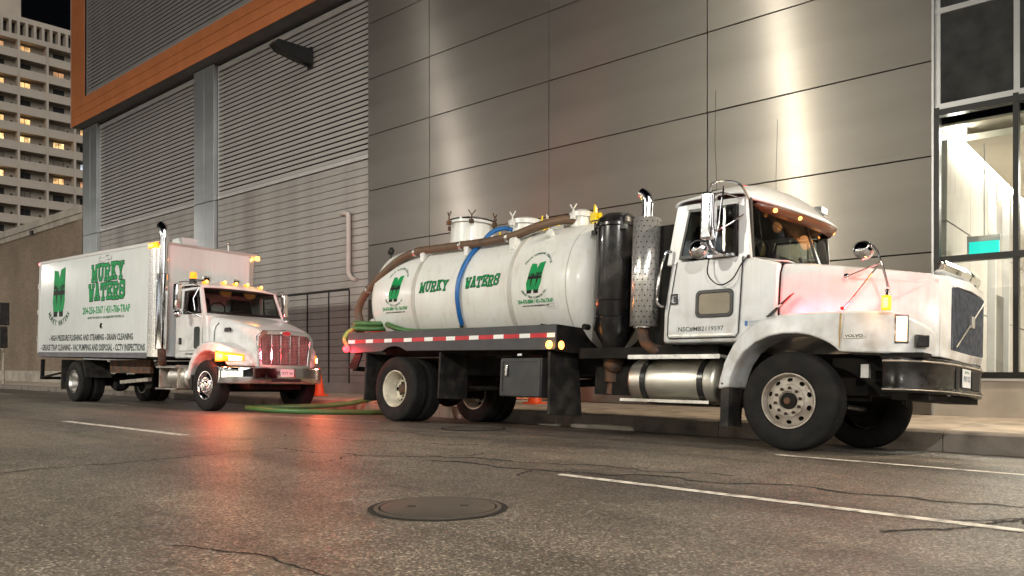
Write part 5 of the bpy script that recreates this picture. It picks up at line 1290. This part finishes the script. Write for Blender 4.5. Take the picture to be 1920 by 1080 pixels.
MB().box(-7.22,-7.18,.0,.58,.30,1.06).build('mud_flap', M['flap'], bt)
MB().hexa([(-5.75,.02,.62),(-5.70,.02,.62),(-5.62,.60,.62),(-5.67,.60,.62),(-6.0,.02,1.06),(-5.95,.02,1.06),(-5.95,.60,1.06),(-6.0,.60,1.06)]).build('mud_flap', M['flap'], bt)
# print on the box side
bm2 = lambda s_, t_, h: (s_, -.04-h, bz(s_, t_)+.045*(s_+2.4)*0)
def bprint(name, m, body, x0, x1, z0, z1, bold=.0):
    g = MB(); put_text(g, body, bm2, .003, x0, x1, z0, z1, bold=bold); return g.build(name, m, bx, recalc=False)
emblem(bx, bm2, -7.38, 2.74, .84, 1.22, .02, 0)
g = MB(); arc_text(g, 'MURKY WATERS', bm2, .003, -7.36, 2.36, .66, .42, 200, 340, .20, inside=True); g.build('arc_lettering', M['dgreen'], bx, recalc=False)
for word, a, b, c, d in (('MURKY',-5.42,-3.64,2.90,3.30),('WATERS',-5.56,-3.56,2.44,2.84)):
    g = MB(); slab_word(g, word, bm2, .003, a, b, c, d, .058, grow=.024, bounce=.02); g.build('word_outline', M['ink'], bx, recalc=False)
    g = MB(); slab_word(g, word, bm2, .0075, a, b, c, d, .058, grow=.006, bounce=.02); g.build('word_fill', M['green'], bx, recalc=False)
bprint('phone_number', M['green'], '204-256-3367 / 431-706-TRAP', -5.88,-3.29,2.115,2.30, .03)
bprint('address_line', M['dgreen'], 'MURKYWATERS.CA / SALES@MURKYWATERS.CA', -5.57,-3.59,1.985,2.055, .03)
bprint('service_line', M['grey_ink'], '- HIGH PRESSURE FLUSHING AND STEAMING - DRAIN CLEANING', -7.95,-3.11,1.475,1.63, .035)
bprint('service_line', M['grey_ink'], '- GREASE TRAP CLEANING - VAC PUMPING AND DISPOSAL - CCTV INSPECTIONS', -8.52,-2.52,1.225,1.39, .035)
# ---- cab
cabp = [(-1.66,1.07),(-1.66,2.45),(-1.62,2.0),( -.46,2.0),(-.40,1.93),(-.30,1.30),(-.42,1.07)]
MB().prism([(-1.66,1.07),(-1.66,2.0),(-.46,2.0),(-.36,1.93),(-.30,1.30),(-.42,1.07)], .20, 2.10, 'y').build('cab_body', M['white'], bt, bevel=.03, segs=3)
pil = MB()
for y in (.20,2.03):
    d_ = .05 if y < 1 else -.05
    pil.hexa([(-1.66,y,1.98),(-1.30,y,1.98),(-1.30,y+.07,1.98),(-1.66,y+.07,1.98),(-1.62,y+d_,2.56),(-1.30,y+d_,2.56),(-1.30,y+.07+d_,2.56),(-1.62,y+.07+d_,2.56)])
    pil.hexa([(-.58,y,1.98),(-.46,y,1.98),(-.46,y+.07,1.98),(-.58,y+.07,1.98),(-.80,y+d_,2.56),(-.72,y+d_,2.56),(-.72,y+.07+d_,2.56),(-.80,y+.07+d_,2.56)])
    pil.hexa([(-1.32,y+.05*0+d_*.9,2.49),(-.74,y+d_*.9,2.49),(-.74,y+.07+d_*.9,2.49),(-1.32,y+.07+d_*.9,2.49),(-1.32,y+d_,2.57),(-.76,y+d_,2.57),(-.76,y+.07+d_,2.57),(-1.32,y+.07+d_,2.57)])
pil.box(-1.66,-1.62,.27,2.03,1.98,2.56)
pil.build('pillars', M['white'], bt, bevel=.012)
secs = []
for k in range(11):
    y = .22+k*.186; q = abs((y-1.15)/.93); c = .13*max(0,1-q**3)
    secs.append([(-1.68,y,2.545),(-1.66,y,2.60+c*.5),(-1.45,y,2.62+c),(-1.05,y,2.615+c),(-.85,y,2.60+c*.7),(-.70+.05*(1-q*q),y,2.545+c*.2)])
MB().grid(secs).build('roof', M['white'], bt, solid=.02, sub=1, ang=60)
MB().box(-1.6,-.82,.28,2.02,2.53,2.55).build('headliner', M['headliner'], bt)
def wb(y, top): q = abs((y-1.15)/.88); return (-.44-.06*q*q) if not top else (-.70-.05*q*q)
yy = [.28,.5,.8,1.15,1.5,1.8,2.02]
MB().grid([[(wb(y,0),y,2.02) for y in yy],[(wb(y,1),y+(.03 if y<.4 else -.03 if y>1.9 else 0),2.535) for y in yy]]).build('windscreen', M['carglass'], bt)
MB().tube([(wb(y,0)+.01,y,2.015) for y in yy]+[(wb(y,1)+.01,y+(.03 if y<.4 else -.03 if y>1.9 else 0),2.54) for y in reversed(yy)],.018,8,closed=True).build('windscreen_seal', M['mullion'], bt)
MB().bar((-.40,.7,2.03),(-.50,1.15,2.12),.016).bar((-.40,1.3,2.03),(-.48,1.95,2.06),.016).build('wiper', M['mullion'], bt)
MB().box(-1.6,-.5,.28,2.02,2.0,2.012).box(-.7,-.48,.35,1.95,2.0,2.05).build('dashboard', M['interior'], bt)
for y in (.35,1.35): MB().hexa([(-1.5,y,2.0),(-1.35,y,2.0),(-1.35,y+.55,2.0),(-1.5,y+.55,2.0),(-1.52,y+.06,2.42),(-1.42,y+.06,2.42),(-1.42,y+.49,2.42),(-1.52,y+.49,2.42)]).build('seat', M['interior'], bt, bevel=.04)
MB().tube([(-.72+.06*math.cos(a),.62+.19*math.sin(a),2.10+.15*math.cos(a)) for a in [2*math.pi*k/18 for k in range(18)]],.014,8,closed=True).build('steering_wheel', M['interior'], bt)
for s_ in (0,1):
    yo = .192 if s_ == 0 else 2.108; s1 = -1 if s_ == 0 else 1
    dr = MB().prism([(-1.52,1.28),(-1.46,1.22),(-.58,1.22),(-.50,1.30),(-.49,1.99),(-1.52,1.99)], min(yo,yo+s1*.012), max(yo,yo+s1*.012), 'y').build('door', M['white'], bt, bevel=.006)
    dy = -s1*.035
    def sk(p, t): return (p[0], yo+t+(p[1]-2.0)/.5*dy, p[1])
    o4 = [(-1.30,2.0),(-.56,2.0),(-.80,2.50),(-1.30,2.50)]; i4 = [(-1.26,2.03),(-.62,2.03),(-.82,2.47),(-1.26,2.47)]
    g = MB().add([sk(p,s1*.012) for p in o4]+[sk(p,s1*.012) for p in i4], [(i,(i+1)%4,4+(i+1)%4,4+i) for i in range(4)]); g.build('window_seal', M['mullion'], dr, solid=.02)
    MB().add([sk(p,0) for p in i4],[(0,1,2,3)]).build('window_glass', M['carglass'], dr)
    MB().prism(rrect(-.82,-.58,1.26,1.72,.06), min(yo+s1*.011,yo+s1*.016), max(yo+s1*.011,yo+s1*.016), 'y').build('kick_window', M['dwin'], dr)
    MB().box(-1.40,-1.33,min(yo+s1*.01,yo+s1*.05),max(yo+s1*.01,yo+s1*.05),1.36,1.50).build('handle', M['mullion'], dr, bevel=.008)
g = MB(); put_text(g, 'NSC#MB', lambda s_,t_,h: (s_, .20-h, t_), .004, -1.20,-.86,1.13,1.18, bold=.02); g.build('door_lettering', M['grey_ink'], bt, recalc=False)
# roof lamps and beacon
for y in (.42,.84,1.11,1.38,1.72):
    b_ = MB().sphere((-.86,y,2.70 if .6<y<1.6 else 2.675),.055,n=12,m=6,sc=(1.7,1,.6)).build('roof_lamp_base', M['amberlens'], bt)
    MB().sphere((-.79,y,2.715 if .6<y<1.6 else 2.69),.034,n=10,m=6).build('roof_lamp', M['orangelit'], b_)
lamp('POINT', 'roof_lamp_light', bt, (-.66,.9,2.66), 3.0, (1,.36,.07), .2)
lamp('POINT', 'roof_lamp_light', bt, (-.66,1.5,2.66), 3.0, (1,.36,.07), .2)
bcn = MB().lathe([(.07,0),(.075,.02),(.07,.13),(.05,.15),(0,.152)], (-1.36,.42,2.78), (0,0,1), 18).build('beacon', M['amberlens'], bt)
MB().cyl((-1.36,.42,2.66),(-1.36,.42,2.785),.08,n=16).bar((-1.36,.42,2.76),(-1.0,.45,2.72),.05).build('beacon_base', M['mullion'], bcn)
MB().cyl((-1.52,.30,2.5),(-1.52,.30,2.80),.02,n=8).build('aerial_mount', M['alu'], bt)
# ---- hood
def bsec(x, yn, ztop, zbot, crown, rnd):
    yf = 2*BC-yn; w_ = yf-yn
    pts = [(x,yn-.03,zbot),(x,yn-.01,zbot+(ztop-zbot)*.4),(x,yn+.01,ztop-rnd),(x,yn+.04,ztop-rnd*.45),(x,yn+rnd*.7,ztop-rnd*.08),(x,yn+rnd*1.5,ztop+crown*.25)]
    for k in (.28,.5,.72): pts.append((x,yn+w_*k,ztop+crown*(1-abs(k-.5)*1.3)))
    pts += [(x,2*BC-p[1],p[2]) for p in reversed(pts[:6])]; return pts
hb_ = [(-.34,.27,1.93,1.15,.05,.10),(-.05,.30,1.88,1.15,.05,.10),(.35,.38,1.80,1.0,.04,.10),(.7,.47,1.71,.92,.03,.09),(.94,.53,1.64,.90,.02,.07),(1.0,.55,1.61,.90,.02,.05)]
hd = MB().loft([bsec(*h) for h in hb_]).build('hood', M['white'], bt, ang=40)
MB().prism([(.12,1.60),(.15,1.68),(.34,1.68),(.36,1.64),(.34,1.60)], .31, .345, 'y').build('hood_vent', M['mullion'], hd, bevel=.01)
MB().lathe([(0,.03),(.035,.02),(.045,0)], (.30,.335,1.635), (.2,-1,0), 14).build('hood_lamp', M['chrome'], hd)
g = MB().tube([(-.16,.262,1.25),(-.17,.27,1.62),(-.14,.29,1.72),(-.05,.30,1.78)],.008,6); g.build('hood_seam', M['under'], hd)
# grille
gs = MB()
o8 = [(.56,.88),(.50,1.50),(.62,1.62),(1.15,1.655),(1.68,1.62),(1.80,1.50),(1.74,.88),(1.15,.87)]
i8 = [(.63,.95),(.58,1.46),(.66,1.53),(1.15,1.555),(1.64,1.53),(1.72,1.46),(1.67,.95),(1.15,.945)]
gs.add([(1.0,y,z) for y,z in o8]+[(1.05,y,z) for y,z in o8]+[(1.05,y,z) for y,z in i8]+[(1.0,y,z) for y,z in i8],
       [q for i in range(8) for q in ((i,(i+1)%8,8+(i+1)%8,8+i),(8+i,8+(i+1)%8,16+(i+1)%8,16+i),(16+i,16+(i+1)%8,24+(i+1)%8,24+i))])
gso = gs.build('grille_surround', M['chrome'], bt, bevel=.012)
MB().add([(1.02,y,z) for y,z in i8],[tuple(range(8))]).build('grille_mesh', M['grillemesh'], gso)
for y in (.83,1.04,1.26,1.47): MB().box(1.022,1.045,y-.012,y+.012,.955,1.54).build('grille_bar', M['chrome'], gso, bevel=.004)
gd = MB()
for z_ in range(19):
    gd.box(1.021,1.028,.62,1.68,.97+z_*.03,.974+z_*.03)
for y_ in range(34): gd.box(1.0205,1.0265,.63+y_*.031,.634+y_*.031,.96,1.54)
tag(gd.build('grille_wires', M['steelrim'], gso), kind='stuff')
em = MB(); 
def oval(mb, a, b, x): mb.add([(x,1.15+a*math.cos(2*math.pi*k/24),1.58+b*math.sin(2*math.pi*k/24)) for k in range(24)]+[(x-.02,1.15+a*math.cos(2*math.pi*k/24),1.58+b*math.sin(2*math.pi*k/24)) for k in range(24)], [tuple(range(24))]+[(k,(k+1)%24,24+(k+1)%24,24+k) for k in range(24)])
oval(em,.115,.055,1.072); eo = em.build('emblem_rim', M['chrome'], gso)
em = MB(); oval(em,.10,.042,1.076); em.build('emblem_face', mat('emblem_red',(.35,.02,.03),.2,coat=.6), eo)
# fenders
def bfender(s_):
    poly = [(-.80,.60),(-.785,.74),(-.70,.98),(-.56,1.17),(-.38,1.30),(-.15,1.375),(.12,1.395),(.42,1.36),(.68,1.27),(.88,1.14),(.98,1.0),(1.0,.90),(.8,.90),(.62,.90),(.56,.98),(.44,1.09),(.28,1.165),(.1,1.20),(-.1,1.20),(-.28,1.16),(-.44,1.07),(-.57,.94),(-.65,.78),(-.68,.62)]
    def bend(x): return 0 if x < .25 else .42*((x-.25)/.75)**2.0
    n = len(poly); f_ = (lambda y: y) if s_ == 0 else (lambda y: 2*BC-y)
    rows_ = [[(x, f_(.02+bend(x)+e), z-dz) for x, z in poly] for e, dz in ((0,0),)]
    inner_ = [(x, f_(.42 if x < .4 else .62), z) for x, z in poly]
    vs = rows_[0]+inner_
    fs = [tuple(range(2*n-1,n-1,-1))]+[(i,(i+1)%n,n+(i+1)%n,n+i) for i in range(n)]
    up = list(range(0,12)); lo = list(range(n-1,11,-1)); i = j = 0
    while i < len(up)-1 or j < len(lo)-1:
        if j == len(lo)-1 or (i < len(up)-1 and poly[up[i+1]][0] <= poly[lo[j+1]][0]): fs.append((up[i],up[i+1],lo[j])); i += 1
        else: fs.append((up[i],lo[j],lo[j+1])); j += 1
    mb = MB().add(vs, fs); fo = mb.build('fender', M['white'], bt, bevel=.035, segs=4, ang=60)
    MB().box(-.68,-.60,f_(.05) if s_ == 0 else f_(.35),f_(.35) if s_ == 0 else f_(.05),.40,.72).build('splash_guard', M['flap'], fo)
    # wrap-round lamp unit
    def lx(u_, z, o): x = .36+u_*.50; return (x+o*.6, f_(.02+bend(x)-o), z)
    def lens(u0,u1,z0,z1,o,m,nm):
        N_ = 5; A = []; B = []
        for k in range(N_+1):
            u_ = u0+(u1-u0)*k/N_; A.append(lx(u_,z0+.02*u_,o)); B.append(lx(u_,z1-.06*u_,o))
        MB().grid([A,B]).build(nm, m, fo, solid=.02, ang=60)
    lens(-.04,1.06,.99,1.20,.010,M['amberlens'],'lamp_housing')
    lens(.02,.36,1.02,1.17,.024,M['flashlit'],'turn_lamp')
    lens(.60,1.0,1.00,1.15,.024,M['headlit'],'head_lamp')
    lamp('SPOT', 'head_light', bt, (.86,f_(.12),1.08), 55, (1,.32,.09), .06, direction=(1,-.5 if s_ == 0 else .3,-.30), cone=140, blend=.9)
    lamp('POINT', 'turn_light', bt, (.50,f_(-.08),1.10), 60, (1,.09,.045), .05)
    return fo
for s_ in (0,1): bfender(s_)
# chrome bumper with wrapped ends
bq = [(.36,.0),(.55,.0),(.75,.06),(.92,.20),(1.03,.45),(1.08,.8),(1.09,1.15),(1.08,1.5),(1.03,1.85),(.92,2.10),(.75,2.24),(.55,2.30),(.36,2.30)]
MB().grid([[(x-(.02 if z in (.56,.885) else 0),y,z) for z in (.56,.58,.70,.80,.87,.885)] for x,y in bq]).build('bumper', M['chrome'], bt, solid=.02, off=-1, ang=50)
MB().box(1.06,1.092,.82,1.50,.605,.665).build('bumper_slot', M['gap'], bt, bevel=.004)
pl = MB().box(1.098,1.103,1.02,1.32,.71,.86).build('licence_plate', M['plate'], bt)
g = MB(); put_text(g, 'KYT 06', lambda s_,t_,h: (1.103+h,s_,t_), .003, 1.05,1.29,.75,.81, bold=.02); g.build('plate_number', bpy.data.materials['plate_ink'], pl, recalc=False)
# exhaust stack
sx, sy = -1.88, .02
MB().cyl((sx,sy,1.26),(sx,sy,2.88),.135,n=28).build('muffler_shield', M['chrome'], bt, bevel=.01)
MB().tube(spline([(sx,sy,2.80),(sx,sy,3.5),(sx,sy,3.74),(sx-.05,sy,3.87),(sx-.16,sy,3.95)],5),.095,20).build('exhaust_stack', M['chrome'], bt)
MB().tube(spline([(sx,sy,1.30),(sx,sy,1.18),(sx-.06,sy+.05,1.02),(sx-.25,sy+.15,.95),(sx-.75,sy+.3,.95)],5),.085,16).build('exhaust_elbow', M['rust'], bt)
# fuel tank, steps
MB().lathe([(0,-.40),(.22,-.395),(.26,-.36),(.26,.36),(.22,.395),(0,.40)], (-1.35,.34,.66), (1,0,0), 36).build('fuel_tank', M['brushed'], bt, ang=40)
for x in (-2.05,-1.25): MB().prism([(.06,.44),(.06,.85),(.02,.92),(.50,.92),(.50,.44)], x, x+.05, 'x').build('step_side', M['steelrim'], bt)
MB().box(-2.08,-1.18,.0,.42,.86,.89).build('cab_step', M['alu'], bt)
MB().box(-2.08,-1.18,.0,.30,.40,.43).build('lower_step', M['alu'], bt)
# mirrors
for s_ in (0,1):
    f_ = (lambda y: y) if s_ == 0 else (lambda y: 2*BC-y)
    y0,y1 = sorted((f_(-.20),f_(-.06)))
    MB().box(-1.02,-.88,y0,y1,2.05,2.60).build('door_mirror', M['chrome'], bt, bevel=.035, segs=3)
    MB().sphere((-.90,f_(-.14),1.97),.085,n=16,m=10).build('convex_mirror', M['chrome'], bt)
    MB().tube(spline([(-.72,f_(.24),2.56),(-.78,f_(.05),2.64),(-.92,f_(-.12),2.63)],4),.014,8).tube(spline([(-.55,f_(.20),1.90),(-.70,f_(.0),2.02),(-.92,f_(-.12),2.04)],4),.014,8).tube([(-.74,f_(.22),2.54),(-.74,f_(.10),2.3),(-.72,f_(.14),2.04)],.012,8).build('mirror_bracket', M['chrome'], bt)

# ================================================================== SMALL THINGS
FM = Matrix.Translation((0,13.38,0)) @ Matrix.Rotation(R(1.5),4,'Z')
def cone(x, y, z, label, hh=.72):
    t = empty('traffic_cone', (x,y,z)); tag(t, label, 'traffic cone', 'orange traffic cones on the pavement')
    MB().prism(rrect(-.19,.19,-.19,.19,.05), 0, .035, 'z').build('base', M['orange'], t, bevel=.006)
    MB().lathe([(.15,.035),(.135,.06),(.028,hh),(.02,hh+.004),(0,hh+.004)], n=24).build('body', M['orange'], t)
    MB().lathe([(.0875,.34),(.0685,.46)], n=24).build('reflective_band', mat('cone_band',(.75,.32,.22),.4) if 'cone_band' not in bpy.data.materials else bpy.data.materials['cone_band'], t)
cone(-17.87,11.66,.128,'orange traffic cone standing at the front corner of the box truck')
cone(-10.9,12.2,.128,'orange traffic cone seen under the tanker between its wheels')
def manhole(x, y, rad, label, rot):
    z = road_z(x,y); sl = math.atan((road_z(x,y+.3)-road_z(x,y-.3))/.6)
    t = empty('manhole_cover', (x,y,z), (sl,0,R(rot))); tag(t, label, 'manhole cover', 'manhole covers in the road')
    MB().lathe([(rad*1.02,.002),(rad*1.02,.010),(rad*.945,.010),(rad*.945,.002)], n=56).build('frame', M['iron'], t)
    MB().lathe([(rad*.915,.003),(rad*.915,.012),(rad*.90,.014),(0,.014)], n=56).build('lid', M['iron'], t)
    MB().lathe([(rad*1.12,.003),(rad*.90,.003)], n=56).build('tar_joint', M['crack'], t)
    for s_ in (-.42,.42):
        MB().box(rad*s_-.026,rad*s_+.026,-.012,.012,.0145,.0165).build('pick_hole', M['gap'], t)
    return t
manhole(-3.84,3.38,.395,'large round manhole cover in the open road in front', 48)
m2 = manhole(-8.35,8.02,.42,'manhole cover in the road beside the tanker\'s rear wheel', 20)
for k in range(5):
    MB().lathe([(.08+k*.065,.0145),(.09+k*.065,.020),(.10+k*.065,.0145)], n=40).build('tread_ring', M['iron'], m2)
# green hose: loop on the road between the trucks, and the coil on the tanker's tail
gz = lambda x,y,o=.05: (x,y,road_z(x,y)+o)
gh = tag(MB().tube(spline([gz(-12.9,10.15,.06),gz(-13.2,9.35),gz(-13.5,8.75),gz(-14.1,8.32),(-14.75,8.12,.05),(-15.15,8.18,.05),(-15.2,8.5,.05),(-14.9,8.95,.05),(-14.6,9.6,.06),(-14.4,10.2,.10),(-14.1,10.65,.20),(-13.4,10.9,.22),(-12.3,11.0,.17)],8),.052,14).build('green_hose', M['greenhose'], ang=70), 'green hose looped on the road in front of the box truck', 'hose')
co = []
for k in range(60):
    a = 2*math.pi*k/26; rr_ = .40+.02*math.sin(k*.7)
    co.append(vm @ Vector((-7.90+rr_*.95*math.cos(a), .46+rr_*math.sin(a)*.9, 1.50+.034*k/10+.02*math.sin(a*2))))
co += [vm @ Vector(p) for p in ((-7.2,.20,1.62),(-6.6,.12,1.485),(-6.0,.10,1.455),(-5.2,.10,1.445))]
tag(MB().tube(spline(co,2),.045,12).build('green_hose', M['greenhose'], ang=70), 'green hose coiled on the rear deck of the tanker', 'hose')
cl = spline([vm @ Vector(p) for p in ((-8.02,.2,1.62),(-8.12,.05,1.5),(-8.10,-.03,1.36),(-8.06,.02,1.26))],4)
tag(MB().tube(cl,.04,10).build('hose_tail', mat('hose_yellow_green',(.30,.36,.10),.45), ang=70), 'short pale end of hose hanging over the tanker\'s rear deck edge', 'hose')
# parking meter at the left edge
pm = empty('parking_meter', (-41.0,10.45,.10)); tag(pm, 'grey parking pay post on the pavement at the left edge of the picture', 'parking meter')
MB().cyl((0,0,0),(0,0,1.6),.06,n=12).build('pole', M['steelrim'], pm)
MB().box(-.16,.16,-.14,.14,1.6,2.55).build('housing', M['flap'], pm, bevel=.03)
MB().box(-.12,.12,-.15,-.14,1.05,1.55).build('panel', M['flap'], pm, bevel=.01)
MB().box(-.2,.2,-.2,.2,2.6,3.6).build('head', M['black'], pm, bevel=.03)
